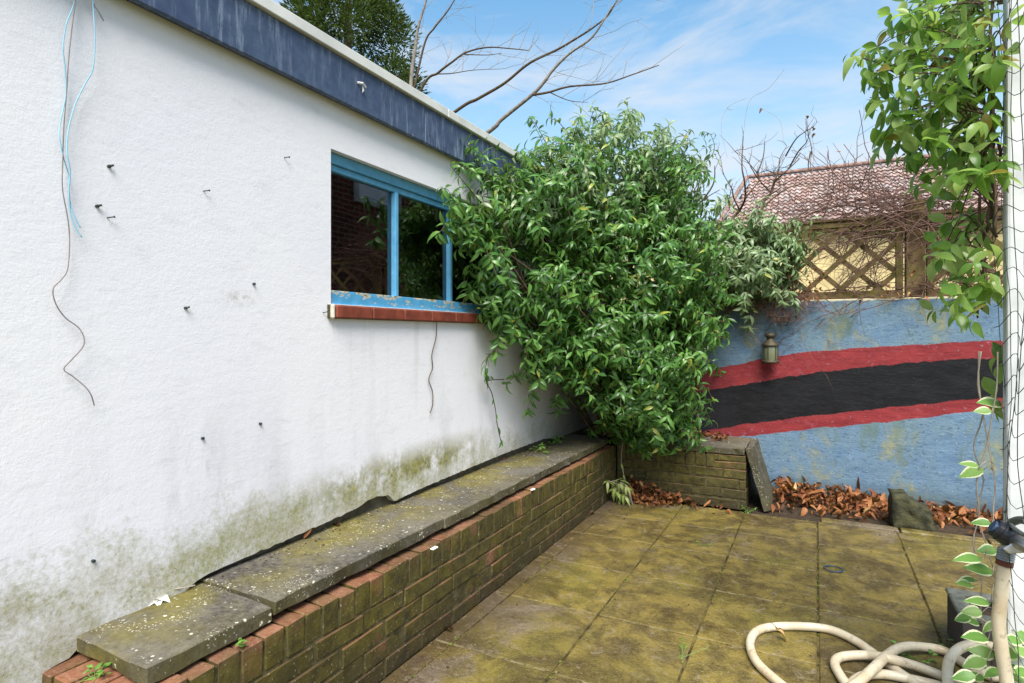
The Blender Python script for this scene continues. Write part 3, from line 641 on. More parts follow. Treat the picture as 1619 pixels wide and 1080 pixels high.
def whorl(p, axis, k, protos, s0, s1, el=(.0, .7), gravity=.35):
    axis = Vector(axis).normalized(); X = axis.orthogonal().normalized(); Y = axis.cross(X); o = []; ph = random.uniform(0, 6.28)
    for i in range(k):
        a = ph+i*2*math.pi/k+random.uniform(-.35, .35); e = random.uniform(*el)
        d = (X*math.cos(a)+Y*math.sin(a))*math.cos(e)+axis*math.sin(e)+Vector((0, 0, -gravity)); n = axis+Vector((0, 0, .9))+Vector((random.gauss(0, .25), random.gauss(0, .25), random.gauss(0, .15)))
        o.append((tuple(Vector(p)+axis*random.uniform(-.015, .015)), frame(d, n), random.uniform(s0, s1), random.randrange(len(protos))))
    return o

PB = [proto(1, w_, dr, fo, 5, .85) for w_, dr, fo in ((.32, .7, .35), (.28, 1.1, .3), (.33, .4, .4), (.30, 1.5, .25))]
# big climber in the corner
bush = thing('corner_climber', (-1.45, 4.55, .44), 'huge dark green leafy climber filling the corner over both brick benches', 'climbing plant')
BL = [  # centre, radii, weight, grey-leaf?
    ((-1.32, 4.25, 2.28), (.50, .60, .50), 1.3, 0), ((-1.5, 3.65, 2.12), (.30, .50, .38), .8, 0), ((-1.62, 3.1, 1.98), (.13, .40, .26), .34, 0), ((-1.62, 2.72, 1.84), (.10, .22, .15), .12, 0),
    ((-1.15, 4.2, 1.75), (.50, .60, .50), 1.3, 0), ((-1.12, 4.15, 1.2), (.46, .52, .50), 1.2, 0), ((-1.14, 4.25, .82), (.32, .34, .26), .55, 0), ((-1.08, 4.42, .56), (.26, .20, .16), .35, 0),
    ((-1.5, 3.45, 1.45), (.20, .42, .30), .55, 0), ((-1.62, 3.06, 1.42), (.12, .20, .20), .16, 0), ((-1.5, 3.6, 1.1), (.20, .36, .22), .36, 0), ((-1.64, 3.02, 1.6), (.1, .25, .2), .12, 0),
    ((-.82, 4.78, 1.95), (.38, .3, .26), .55, 1), ((-.5, 4.90, 1.9), (.42, .26, .22), .62, 1), ((-.88, 4.72, 1.5), (.27, .26, .34), .42, 0), ((-1.0, 4.64, .92), (.22, .24, .30), .32, 0), ((-1.12, 4.6, 2.2), (.24, .3, .3), .25, 1), ((-1.1, 4.42, 2.35), (.36, .4, .32), .6, 0), ((-1.12, 4.36, .64), (.27, .22, .22), .5, 0), ((-.55, 4.92, 1.72), (.42, .22, .20), .5, 1), ((-.3, 4.93, 1.86), (.2, .2, .2), .25, 1)]
def inside(p, lim):
    for c, r, _, _ in BL:
        if sum(((p[i]-c[i])/r[i])**2 for i in range(3)) < lim: return True
    return False
items, items_g = [], []
BL = [(c, r, w_*(1.3 if c[2] < 2.5 else 1), g_) for c, r, w_, g_ in BL]
for c, r, wt, gr in BL:
    for shell, cnt in ((1, int(560*wt)), (0, int(230*wt))):
        for _ in range(cnt):
            d = Vector((random.gauss(0, 1), random.gauss(0, 1), random.gauss(0, 1))).normalized()
            lump = 1+.42*mnoise.noise(Vector(c)*3+d*2.4)+.14*mnoise.noise(d*6+Vector(c))
            rr = (random.uniform(.78, 1.03) if shell else random.uniform(.35, .75))*lump
            p = Vector(c)+Vector((d.x*r[0], d.y*r[1], d.z*r[2]))*rr
            if p.x < WX+.02 and p.z < 2.42 and p.y < 5.05: continue
            if p.y > 5.0 and p.z < 1.53: continue
            if p.z < (.37 if p.y < 4.46 and p.x > -1.37 else .47): continue
            if shell and inside(p, .42): continue
            if (shell and mnoise.noise(p*4.2) < -.30) or (shell and mnoise.noise(p*9+Vector((5, 0, 0))) < -.36): continue
            if (p-Vector((-1.6, 3.15, 1.62))).length < .17: continue
            ax = Vector((d.x/r[0], d.y/r[1], d.z/r[2])).normalized()+Vector((0, 0, .45))
            g_ = gr or random.random() < max(0, min(.75, (p.z-1.8)*1.0))
            (items_g if g_ else items).extend(whorl(p, ax, random.choice((3, 4, 5, 5, 6)), PB, *random.choice(((.05, .082), (.055, .088), (.035, .06)))))
# side shoots break up the mass
shoots = MB()
for c, r, wt, gr in BL:
    for _ in range(int(62*wt)):
        d = Vector((random.gauss(0, 1), random.gauss(0, 1), random.gauss(.25, 1))).normalized(); p = Vector(c)+Vector((d.x*r[0], d.y*r[1], d.z*r[2]))*.92
        if inside(p, .8) and not (sum(((p[i]-c[i])/r[i])**2 for i in range(3)) < 1 and not any(sum(((p[i]-c2[i])/r2[i])**2 for i in range(3)) < .8 for c2, r2, _a, _b in BL if c2 != c)): continue
        L = random.uniform(.07, .24); dd = (d+Vector((0, -.15, .25))).normalized(); P = [p]
        for q in range(5): dd = (dd+Vector((random.gauss(0, .12), random.gauss(0, .12), -.17+random.gauss(0, .1)))).normalized(); P.append(P[-1]+dd*L/5)
        if any((p_.x < WX+.03 and p_.z < 2.42) or p_.z < .44 or (p_.y > 5 and p_.z < 1.54) for p_ in P) or (P[-1]-Vector((-1.6, 3.15, 1.62))).length < .2: continue
        shoots.tube(P, .0018, 4, False)
        for q in (2, 3, 5): (items_g if gr or p.z > 2.45 else items).extend(whorl(P[q], P[q]-P[q-1], 4 if q < 5 else 5, PB, .05, .085, (.1, .8), .4))
# sprays reaching out of the outline
sprays = [(py(1085, 300, 4.75), py(1112, 262, 4.75), py(1129, 238, 4.72), py(1124, 214, 4.7), py(1112, 208, 4.7)), (py(1070, 260, 4.6), py(1078, 225, 4.6), py(1090, 205, 4.6)),
          (px(760, 320, -1.66), px(735, 290, -1.66), px(712, 262, -1.66)), (px(770, 300, -1.66), px(752, 250, -1.66), px(738, 225, -1.66)), (px(775, 345, -1.64), px(735, 345, -1.64), px(707, 352, -1.63)),
          (py(870, 240, 3.9), py(852, 205, 3.85), py(842, 190, 3.85)), (py(930, 210, 4.0), py(935, 185, 4.0), py(942, 170, 4.0)), (py(990, 215, 4.1), py(985, 190, 4.1)),
          (py(1150, 310, 4.9), py(1160, 330, 4.9), py(1190, 345, 4.9)), (py(1090, 545, 4.5), py(1110, 552, 4.45), py(1128, 553, 4.45)), (py(1060, 640, 4.4), py(1080, 660, 4.4), py(1090, 682, 4.4)),
          (py(900, 215, 3.9), py(885, 195, 3.9), py(868, 186, 3.9)), (py(1020, 240, 4.3), py(1035, 212, 4.3), py(1037, 196, 4.3)), (px(800, 540, -1.62), px(775, 560, -1.64), px(768, 585, -1.66), px(775, 600, -1.68)),
          (py(1225, 380, 4.95), py(1245, 395, 4.9), py(1252, 425, 4.9))]
st = MB()
for sp in sprays:
    S2 = spline(sp, 6); st.tube(S2, [.0035*(1-.6*i/len(S2)) for i in range(len(S2))], 5)
    for i in range(2, len(S2), 2):
        d = (S2[i]-S2[i-1]).normalized()
        for q in range(2): 
            sd2 = d.orthogonal().normalized(); sd2.rotate(Matrix.Rotation(random.uniform(0, 6.28), 3, d)); items.append((tuple(S2[i]), frame(sd2+d*.5+Vector((0, 0, -.2)), (0, 0, 1)), random.uniform(.045, .07), random.randrange(4)))
for k, sp in enumerate(((px(797, 600, -1.70), px(770, 603, -1.70), px(777, 620, -1.70), px(783, 645, -1.71), px(786, 670, -1.71), px(792, 697, -1.71)), (px(690, 497, -1.72), px(690, 530, -1.735), px(683, 560, -1.735), px(684, 582, -1.735), px(678, 600, -1.735), px(684, 620, -1.735), px(684, 640, -1.735), px(680, 653, -1.735)))):
    S2 = spline(sp, 6)
    if k == 0:
        st.tube(S2, .003, 5)
        for i in (6, 14, 20, 25, 29, 30):
            items.append((tuple(S2[min(i, len(S2)-1)]), frame((random.uniform(0, .5), random.uniform(-1, 1), -.8), (1, 0, .2)), .06, 2))
    else: tag(MB().tube(S2, [.0028]*len(S2), 5).build('dry_tendril', BARK), 'thin dry tendril hanging below the blue window over the white wall', 'twig')
for t_ in (((1030, 420), (1040, 370), (1062, 328), (1078, 290), (1096, 262)), ((1062, 328), (1046, 305), (1036, 275)), ((1055, 400), (1085, 350), (1110, 318), (1138, 300)), ((1085, 350), (1100, 310), (1108, 275)), ((1040, 370), (1030, 330), (1012, 300)), ((1100, 400), (1128, 350), (1150, 320), (1158, 290)), ((1110, 318), (1128, 290), (1130, 262)), ((1150, 420), (1180, 375), (1215, 350)), ((1170, 430), (1200, 390), (1240, 365))):
    S2 = spline([py(u, v, 4.78) for u, v in t_], 6); st.tube(S2, [.009*(1-.75*i/len(S2)) for i in range(len(S2))], 5)
    for i in range(7, len(S2), 3):
        d = (S2[i]-S2[i-1]).normalized(); o_ = d.orthogonal().normalized(); o_.rotate(Matrix.Rotation(random.uniform(0, 6.28), 3, d)); e_ = S2[i]+(o_+d*.7)*random.uniform(.03, .09)
        st.tube([S2[i], e_], .0016, 4); items_g += whorl(e_, o_+d, random.choice((2, 3, 4)), PB, .04, .07, (0, .8), .35)
# stems inside
for k in range(46):
    c, r, _, _ = random.choice(BL); e = Vector(c)+Vector((random.gauss(0, .5)*r[0], random.gauss(0, .5)*r[1], random.gauss(0, .5)*r[2])); e.x = max(e.x, WX+.04); e.y = min(e.y, 5.0)
    s = Vector((-1.45+random.uniform(-.15, .15), 4.6+random.uniform(-.2, .2), .46)); m_ = s.lerp(e, .5)+Vector((random.gauss(0, .1), random.gauss(0, .1), random.uniform(0, .2)))
    m_.x = max(m_.x, WX+.04); P = spline((s, m_, e), 7); st.tube(P, [.014*(1-.75*i/len(P)) for i in range(len(P))], 5)
st.add(shoots.v, shoots.f).build('stem', BARK, bush, smooth=True)
vis, rest = split([i for i in items if i[0][2] > .5], 300); leaf_objects('leaf', LEAF, bush, vis, PB)
ids = set(id(i) for i in vis); leaf_stuff('foliage', LEAF, bush, [i for i in items if id(i) not in ids], PB); leaf_stuff('grey_foliage', LEAF_G, bush, items_g, PB)

# vine with broad leaves at the right
PR = [proto(1, w_, dr, fo, 7, .86) for w_, dr, fo in ((.46, .45, .35), (.42, .9, .3), (.48, .2, .4), (.38, 1.3, .25))]
vine = thing('broad_leaved_vine', (.52, 2.3, 0), 'broad-leaved green vine hanging beside the white post at the upper right', 'climbing plant')
VB = [((1590, 200), (25, 60), 5), ((1590, 90), (25, 60), 5), ((1565, 30), (60, 60), 20), ((1490, 90), (60, 55), 17), ((1425, 118), (42, 45), 11), ((1470, 150), (50, 50), 12), ((1455, 60), (45, 45), 10), ((1500, 20), (55, 30), 9), ((1440, 180), (30, 25), 4), ((1545, 120), (60, 60), 20), ((1500, 190), (55, 50), 16), ((1570, 230), (45, 60), 18), ((1520, 265), (55, 45), 15), ((1445, 225), (35, 22), 4), ((1480, 285), (30, 30), 6),
      ((1525, 385), (52, 45), 15), ((1575, 345), (38, 35), 8), ((1492, 400), (28, 35), 5), ((1530, 455), (40, 28), 7), ((1505, 490), (26, 18), 4), ((1560, 430), (30, 40), 8), ((1470, 35), (40, 35), 8), ((1385, 95), (38, 28), 8), ((1420, 60), (35, 30), 6), ((1430, 200), (40, 30), 6), ((1470, 235), (40, 35), 7), ((1402, 165), (34, 26), 6), ((1540, 500), (22, 14), 2), ((1405, 218), (32, 20), 4), ((1450, 30), (40, 30), 8)]
vit = []; vs_mb = MB()
for (u, v), (ru, rv), n in VB:
    for _ in range(int(n*(1.15 if v < 300 else .95))):
        a = random.uniform(0, 6.28); q = math.sqrt(random.random()); Y = random.uniform(2.05, 2.75) if u > 1480 else random.uniform(2.2, 2.55)
        p = py(u+ru*q*math.cos(a), v+rv*q*math.sin(a), Y)
        if p.x > WRX-.02: p.x = WRX-.02-random.random()*.03
        ax = Vector((-.6+random.gauss(0, .5), -.5+random.gauss(0, .4), .35+random.gauss(0, .3)))
        vit += whorl(p, ax, random.choice((3, 4, 4)), PR, .045, .085, (-.2, .7), .5)
        if random.random() < .6: continue
        b_ = Vector((WRX-random.uniform(.01, .05), WRY+random.uniform(.03, .2), p.z+random.uniform(-.1, .15)))
        P = spline((b_, b_.lerp(p, .5)+Vector((0, 0, random.uniform(.0, .08))), p), 5); vs_mb.tube(P, [.0028*(1-.5*i/len(P)) for i in range(len(P))], 4)
for (u, v), s in (((1400, 20), .0), ((1445, 10), .0)): pass
arc = spline((py(1425, 130, 2.4), py(1420, 175, 2.4), py(1432, 215, 2.4), py(1458, 240, 2.4)), 8); vs_mb.tube(arc, .0035, 5)
arc = spline((py(1500, 110, 2.45), py(1462, 105, 2.4), py(1425, 118, 2.4), py(1385, 98, 2.4), py(1345, 88, 2.4)), 8); vs_mb.tube(arc, .003, 5)
for k in (14, 20, 24, 28, 32): vit += whorl(arc[min(k, len(arc)-1)], (-.5, -.3, .4), 3, PR, .035, .062, (-.2, .7), .5)
for _ in range(5):
    x = WRX-random.uniform(.01, .045); y = WRY+random.uniform(.0, .18); P = [Vector((min(WRX-.006, x+random.gauss(0, .012)), y+random.gauss(0, .015), z)) for z in np.linspace(random.choice((1.55, 1.6, 1.7, 1.8)), random.uniform(1.9, 2.6), 9)]
    vs_mb.tube(spline(P, 3), random.uniform(.002, .006), 5)
for u, v, Y in ((1575, 565, 2.35), (1590, 575, 2.3), (1572, 625, 2.35), (1592, 630, 2.3)): vit += whorl(py(u, v, Y), (-.6, -.5, .3), 2, PR, .07, .09, (0, .5), .5)
vs_mb.build('stem', BARK, vine, smooth=True)
vis, rest = split(vit, 290); leaf_objects('leaf', LEAF_R, vine, vis, PR); leaf_stuff('foliage', LEAF_R, vine, rest, PR)

# variegated ivy by the tap
PV = [proto(1, .62, .3, .2, 7, .7), proto(1, .56, .6, .15, 7, .7), proto(1, .66, .1, .3, 7, .7)]
ivy = thing('variegated_ivy', (.48, 2.3, 0), 'variegated ivy with cream-edged leaves trailing beside the tap and hose', 'ivy')
VI = [(1560, 650, -1), (1600, 668, 1), (1540, 738, -1), (1548, 742, -1), (1560, 828, -1), (1545, 885, -1), (1535, 918, -1), (1530, 926, -1), (1562, 905, -1), (1528, 975, -1), (1545, 968, -1), (1540, 985, -1), (1558, 955, -1), (1555, 1010, -1), (1565, 1035, -1), (1535, 1068, -1), (1548, 1072, -1), (1598, 1010, 1), (1612, 1030, 1), (1600, 1050, 1), (1615, 1000, 1), (1578, 1060, -1), (1605, 1070, 1), (1568, 870, -1), (1575, 640, -1), (1552, 1045, -1), (1590, 1030, 1), (1612, 1065, 1), (1572, 985, -1)]
si = MB(); iv = []
for a in range(3):
    P = [Vector((WRX-.025+.03*math.sin(z*4+a)+random.gauss(0, .008), WRY+.06+.03*math.cos(z*5+a*2), z)) for z in np.linspace(0, 1.2, 13)]; si.tube(spline(P, 3), .0022, 5)
for u, v, s in VI:
    p = py(u+8*-s, v, random.uniform(2.12, 2.30)); b_ = Vector((WRX-.02, WRY+.06, p.z+random.uniform(-.03, .03))); si.tube(spline((b_, b_.lerp(p, .5)+Vector((0, -.01, .015)), p), 4), .0013, 4)
    d = Vector((s*.9, s*.3, random.uniform(-.45, .25))); iv.append((tuple(p), frame(d+Vector((0, random.uniform(-.4, .3), 0)), Vector((random.uniform(-.5, .5), -.55+random.uniform(-.3, .3), .7))), random.uniform(.045, .08), random.randrange(3)))
si.build('stem', TWIG_P, ivy, smooth=True); leaf_objects('leaf', LEAF_V, ivy, iv, PV)

# ------------------------------------------------------------------ bare climber on the trellis
cl = thing('bare_climber', (.3, 5.0, 1.52), 'tangle of bare reddish climber stems over the trellis and wall top', 'climbing plant')
cm = MB(); dead = []
def walk(mb, p, d, L, r, depth, ymin=4.9, ymax=5.35, grav=-.01, wob=.13, step=.045):
    n = max(3, int(L/step)); P = [p]; 
    for i in range(n):
        d = (d+Vector((random.gauss(0, wob), random.gauss(0, wob*.5), random.gauss(0, wob)+grav))).normalized(); q = P[-1]+d*step
        if q.y < ymin or q.y > ymax: d.y *= -1; q = P[-1]+d*step
        P.append(q)
        if depth > 0 and random.random() < .17: walk(mb, q, (d+Vector((random.gauss(0, .8), random.gauss(0, .3), random.gauss(0, .8)))).normalized(), L*random.uniform(.3, .6), r*.65, depth-1, ymin, ymax, grav, wob, step)
    mb.tube(P, [r*(1-.6*i/n) for i in range(len(P))], 4, False); return P
for k in range(160):
    s = Vector((random.uniform(-.9, 1.2), 5.05+random.uniform(-.08, .12), random.choice((1.55, 1.6, 2.0, 2.1, 1.8))+random.uniform(-.04, .04)))
    walk(cm, s, Vector((random.choice((-1, 1))*random.uniform(.4, 1), random.gauss(0, .2), random.gauss(.12, .45))), random.uniform(.35, .9), random.uniform(.0022, .005), 2)
for k in range(80):
    s = Vector((random.uniform(.45, 1.2), 5.05+random.uniform(-.1, .2), random.uniform(1.95, 2.3)))
    walk(cm, s, Vector((-1, random.gauss(0, .2), random.uniform(-.3, .45))), random.uniform(.4, 1.1), random.uniform(.003, .006), 2, 4.85, 5.4)
for k in range(150):
    s = Vector((random.uniform(-.85, .0), 4.98, 1.56)); walk(cm, s, Vector((random.gauss(0, .6), -.15, -.8)), random.uniform(.1, .28), .002, 1, 4.9, 5.02)
walk(cm, py(1447, 360, 5.0), Vector((-.35, 0, .9)), .45, .006, 2)
P = spline((py(1500, 362, 5.0), py(1440, 350, 4.98), py(1390, 325, 4.98), py(1347, 305, 4.98)), 8); cm.tube(P, [.006*(1-.6*i/len(P)) for i in range(len(P))], 5)
for tr_ in (((1347, 305), (1349, 270), (1352, 252)), ((1352, 252), (1340, 236), (1334, 228)), ((1352, 252), (1365, 243)), ((1347, 300), (1335, 283), (1331, 262)), ((1390, 325), (1375, 300), (1372, 280))):
    cm.tube(spline([py(u, v, 4.98) for u, v in tr_], 5), .003, 4)
cm.build('stem', TWIG, cl, smooth=True)
PD = [proto(1, w_, dr, fo, 5, .8, twist=tw_) for w_, dr, fo, tw_ in ((.5, 1.5, .7, .3), (.40, -1.3, 1.0, -.4), (.62, .8, 1.3, .2), (.36, 2.0, .5, .6))]
for k in range(298):
    p = Vector((random.uniform(-.9, .05) if random.random() < .8 else random.uniform(.2, 1.2), random.uniform(4.9, 5.1), random.choice((1.5, 1.55, 1.6, 1.6, 1.64, 1.7))+random.gauss(0, .05)))
    if p.z < 1.53 and p.y > 5.0: p.y = 4.98
    dead.append((tuple(p), frame((random.gauss(0, 1), random.gauss(0, 1), -.6), (random.gauss(0, 1), 0, 1)), random.uniform(.02, .04), random.randrange(4)))
leaf_objects('dead_leaf', LEAF_D, cl, dead, PD)

# ------------------------------------------------------------------ bare shrub behind the wall
bs = thing('bare_shrub', (-.75, 5.6, 0), 'leafless dark pruned shrub with twiggy tips behind the blue wall, against the tiled roof', 'shrub')
sm = MB(); TR = [[(1120, 430), (1155, 353), (1169, 333), (1178, 313), (1177, 287), (1173, 262), (1175, 215)], [(1169, 331), (1160, 313), (1157, 298), (1144, 275), (1139, 247)], [(1178, 313), (1189, 300), (1200, 284), (1193, 269), (1180, 253), (1177, 247)],
      [(1190, 400), (1207, 322), (1218, 307), (1224, 289), (1233, 280), (1247, 267), (1264, 251)], [(1218, 304), (1198, 282), (1189, 267), (1182, 254)], [(1224, 289), (1231, 269), (1233, 251), (1244, 231)], [(1198, 273), (1207, 247), (1209, 222)], [(1242, 247), (1260, 218), (1284, 202)], [(1218, 307), (1233, 298), (1232, 285)],
      [(1233, 280), (1215, 270), (1200, 274)], [(1247, 267), (1262, 240), (1275, 225), (1280, 210)], [(1190, 345), (1240, 300), (1290, 290), (1330, 300)], [(1250, 350), (1300, 320), (1345, 310)], [(1282, 240), (1278, 262), (1283, 275)], [(1060, 345), (1050, 310), (1040, 290)], [(1075, 330), (1098, 300), (1110, 280)]]
for i, t_ in enumerate(TR):
    P = spline([py(u, v, 5.6+.12*math.sin(i*2.1+j)) for j, (u, v) in enumerate(t_)], 6); r0 = .016 if i in (0, 3) else .0075
    sm.tube(P, [r0*(1-.78*k/len(P)) for k in range(len(P))], 5)
    for k in range(len(P)//3, len(P), 3):
        if random.random() < .8: walk(sm, P[k], Vector((random.gauss(0, .5), random.gauss(0, .4), .8)), random.uniform(.06, .22), .0028, 1, 5.3, 6, .02, .2, .03)
sm.build('branch', BARK, bs, smooth=True)
dl = []
for (u, v) in ((1284, 202), (1275, 205), (1290, 212), (1274, 183), (1205, 172), (1151, 170), (1130, 212), (1330, 240)): dl.append((tuple(py(u, v, 5.6)), frame((random.gauss(0, 1), random.gauss(0, 1), -.5), (0, -1, .4)), random.uniform(.03, .055), random.randrange(4)))
leaf_objects('dead_leaf', LEAF_D, bs, dl, PD)
tw = MB()
for t_ in (((1284, 275), (1287, 235), (1280, 205), (1274, 183)), ((1175, 215), (1185, 160), (1215, 140), (1240, 110)), ((1150, 250), (1140, 200), (1151, 170), (1180, 155)), ((1240, 230), (1232, 190), (1205, 172))):
    P = spline([py(u, v, 5.55) for u, v in t_], 8); tw.tube(P, .0016, 4)
tag(tw.build('fine_twig', TWIG_P, bs), kind='stuff')

# ------------------------------------------------------------------ trees beyond the shed
tr = thing('bare_tree', (-6.2, 8.8, 0), 'tall leafless grey tree leaning over the shed roof beside the conifer', 'tree')
TT = [([(640, 300), (650, 130), (656, 80), (661, 44), (674, 0), (690, -60)], 9.3, .045, BARK_G), ([(655, 140), (672, 67), (687, 44), (708, 17), (722, -5), (760, -60)], 9.0, .022, BARK),
      ([(600, 300), (665, 143), (693, 115), (715, 98), (737, 83), (771, 75), (808, 77), (837, 80)], 8.6, .026, BARK), ([(693, 117), (715, 116), (748, 111), (793, 109)], 8.6, .011, BARK), ([(733, 86), (771, 87), (793, 84)], 8.6, .010, BARK),
      ([(560, 300), (715, 180), (756, 156), (797, 132), (837, 100), (882, 78), (919, 56), (940, 42), (963, 22), (980, -10)], 8.4, .032, BARK),
      ([(640, 300), (769, 211), (793, 189), (841, 150), (860, 130), (874, 111), (900, 85), (934, 61), (956, 30), (970, 8)], 8.2, .040, BARK_G), ([(843, 150), (867, 146), (900, 137), (956, 132), (1000, 118), (1042, 103)], 8.2, .020, BARK), ([(871, 147), (900, 159), (930, 162)], 8.2, .009, BARK)]
tm = {BARK: MB(), BARK_G: MB(), TWIG_P: MB()}
for t_, Y, r, mt in TT:
    P = spline([py(u, v, Y) for u, v in t_], 8); tm[mt].tube(P, [r*(1-.75*k/len(P)) for k in range(len(P))], 6)
    for k in range(len(P)//3, len(P), 4): walk(tm[TWIG_P], P[k], Vector((random.uniform(.1, 1), 0, random.gauss(.3, .5))), random.uniform(.25, .9), .005, 2, Y-1.2, Y+1.2, .01, .13, .09)
tm[BARK_G].tube(spline([(-6.3, 9, -.1), (-6.25, 9, 1.2), py(600, 330, 8.8), py(640, 300, 8.6)], 6), .11, 8)
tm[BARK_G].build('trunk', BARK_G, tr, smooth=True); tm[BARK].tube([py(600, 330, 8.8), py(560, 300, 8.4), py(600, 300, 8.6)], .035, 6); tm[BARK].build('branch', BARK, tr, smooth=True); tag(tm[TWIG_P].build('fine_twig', TWIG_P, tr), kind='stuff')

cf = thing('conifer', (-8.6, 10, 0), 'dense dark green conifer rising behind the shed roof at the upper left', 'tree')
cx = py(548, 60, 10.)
MB().tube([(cx.x, 10, -.1), (cx.x, 10, 6), (cx.x+.1, 10, 11)], [.22, .13, .03], 8).build('trunk', BARK, cf)
PC = [(np.array([(0, 0, 0), (-.15, .45, .05), (0, .5, -.06), (.15, .45, .05), (0, 1, -.12)]), [], [(0, 2, 1), (0, 3, 2), (1, 2, 4), (2, 3, 4)], np.array([0, 1, 0, 1, .5]))]
ci = []
for k in range(330):
    z = random.uniform(3.4, 9.5); f = (z-2)/9; rad = (1.85+.22*mnoise.noise(Vector((z*.9, 3, 1))))*(1 if z < 7 else max(.15, 1-(z-7)/4.2)); a = random.uniform(0, 6.28)
    c = Vector((cx.x+math.cos(a)*rad*random.uniform(.55, .92), 10+math.sin(a)*rad*random.uniform(.55, .92), z)); rr = random.uniform(.28, .5)
    for j in range(150):
        d = Vector((random.gauss(0, 1), random.gauss(0, 1), random.gauss(0, 1))).normalized(); p = c+Vector((d.x*rr*.7, d.y*rr*.7, d.z*rr*1.1))*random.uniform(.55, 1.05)
        ci.append((tuple(p), frame(d+Vector((math.cos(a)*.5, math.sin(a)*.5, .35)), Vector((random.gauss(0, 1), random.gauss(0, 1), 1))), random.uniform(.07, .15), 0))
o = leaf_stuff('crown', CONIF, cf, ci, PC)
# low greenery far behind so that the horizon is not bare
hd = thing('far_hedge', (0, 40, 0), 'low hedge line far beyond the yard', 'hedge')
hi = []
for k in range(3500):
    p = (random.uniform(-30, 30), 40+random.gauss(0, .8), random.uniform(0, 2.2)); hi.append((p, frame((random.gauss(0, 1), random.gauss(0, 1), .6), (0, -1, .5)), .5, 0))
leaf_stuff('foliage', CONIF, hd, hi, PC)

# ------------------------------------------------------------------ fallen leaves
def pile(parent, n, gen, size=(.028, .068)):
    it = []
    for _ in range(n):
        p = gen(); it.append((tuple(p), frame((random.gauss(0, 1), random.gauss(0, 1), random.gauss(0, .5)), (random.gauss(0, .9), random.gauss(0, .9), 1)), random.uniform(*size), random.randrange(4)))
    vis, rest = split(it, 290); leaf_objects('leaf', LEAF_D, parent, vis, PD)
    leaf_stuff('leaf_litter', LEAF_D, parent, rest, PD)
def gen1():
    x = -1.30+abs(random.gauss(0, .24)); 
    if x > -.55: x = random.uniform(-1.3, -.9)
    h = max(.012, .15*(1-(x+1.25)/.55)) if x > -1.25 else .15; y = 4.49-abs(random.gauss(0, .08)); return Vector((x, y, random.uniform(0, 1)*max(.012, h*(1-(4.49-y)/.2))+.008))
p1 = thing('leaf_pile', (-1.1, 4.4, 0), 'heap of orange fallen leaves in the corner against the short brick bench', 'leaf pile', 'fallen leaf piles'); pile(p1, 330, gen1)
def gen2():
    x = random.uniform(-.27, .47); y = 5.02-abs(random.gauss(0, .17)); y = max(y, 4.56+random.random()*.05); hm = .165-.08*(x+.27)/.74; return Vector((x, y, random.random()*max(.02, hm*(1-(5.02-y)/.55))+.012))
p2 = thing('leaf_pile', (.1, 4.85, 0), 'long drift of brown fallen leaves between the leaning slab and the stone block', 'leaf pile', 'fallen leaf piles'); pile(p2, 560, gen2, (.03, .078))
def gen3():
    x = random.uniform(.62, 1.25); y = 5.02-abs(random.gauss(0, .16)); y = max(y, 4.58); return Vector((x, y, random.random()*max(.02, .09*(1-(x-.6)/.9)*(1-(5.02-y)/.6))+.012))
p3 = thing('leaf_pile', (.9, 4.85, 0), 'drift of brown fallen leaves to the right of the stone block', 'leaf pile', 'fallen leaf piles'); pile(p3, 300, gen3, (.028, .07))
def gen4():
    return Vector((random.uniform(-1.0, -.6), random.uniform(4.72, 5.0), .437+random.random()*.03))
p4 = thing('leaf_pile', (-.8, 4.8, .437), 'thin scatter of dead leaves on top of the short brick bench', 'leaf pile', 'fallen leaf piles'); pile(p4, 110, gen4, (.03, .05))
DM = [lvmesh('fallen_leaf', p[0], tri(p), np.zeros(len(p[0])), LEAF_D, MID=p[3]) for p in PD]
loose = [(1122, 800, 0, 'single curled leaf lying near the foot of the short brick bench'), (1112, 802, 0, 'curled orange leaf by the foot of the short brick bench'), (940, 812, 0, 'brown leaf at the foot of the pale green plant'), (985, 818, 0, 'pale strap-like leaf lying in front of the orange leaf heap'), (1228, 996, .03, 'orange leaf caught on the big loop of the hose'), (1240, 1000, .0, 'orange leaf lying inside the big hose loop'), (713, 998, 0, 'pale yellow leaf lying beside the long bench'), (1455, 1078, 0, 'reddish leaf under the hose coils'), (1405, 1062, 0, 'small red leaf between the crossing hoses'), (1478, 796, .0, 'curled leaf leaning beside the stone block')]
for i, (u, v, z, lb) in enumerate(loose):
    p = pz(u, v, z+.01); o = put('fallen_leaf', DM[i % 4], None, p, (random.uniform(-.3, .3), random.uniform(-.3, .3), random.uniform(0, 6))); s = random.uniform(.045, .065); o.scale = (s, s, s); tag(o, lb, 'leaf', 'loose fallen leaves')
for i, (u, v, lb) in enumerate(((480+0, 852, 'yellow leaf curled in the gap behind the coping slabs'), (535, 832, 'thin yellow leaf at the back of the second coping slab'), (800, 724, 'small yellow leaf on the coping near the climber'))):
    p = pz(u, v, .465); o = put('fallen_leaf', DM[(i+1) % 4], None, p, (.2, .1, i*1.3)); o.scale = (.04,)*3; tag(o, lb, 'leaf', 'loose fallen leaves')

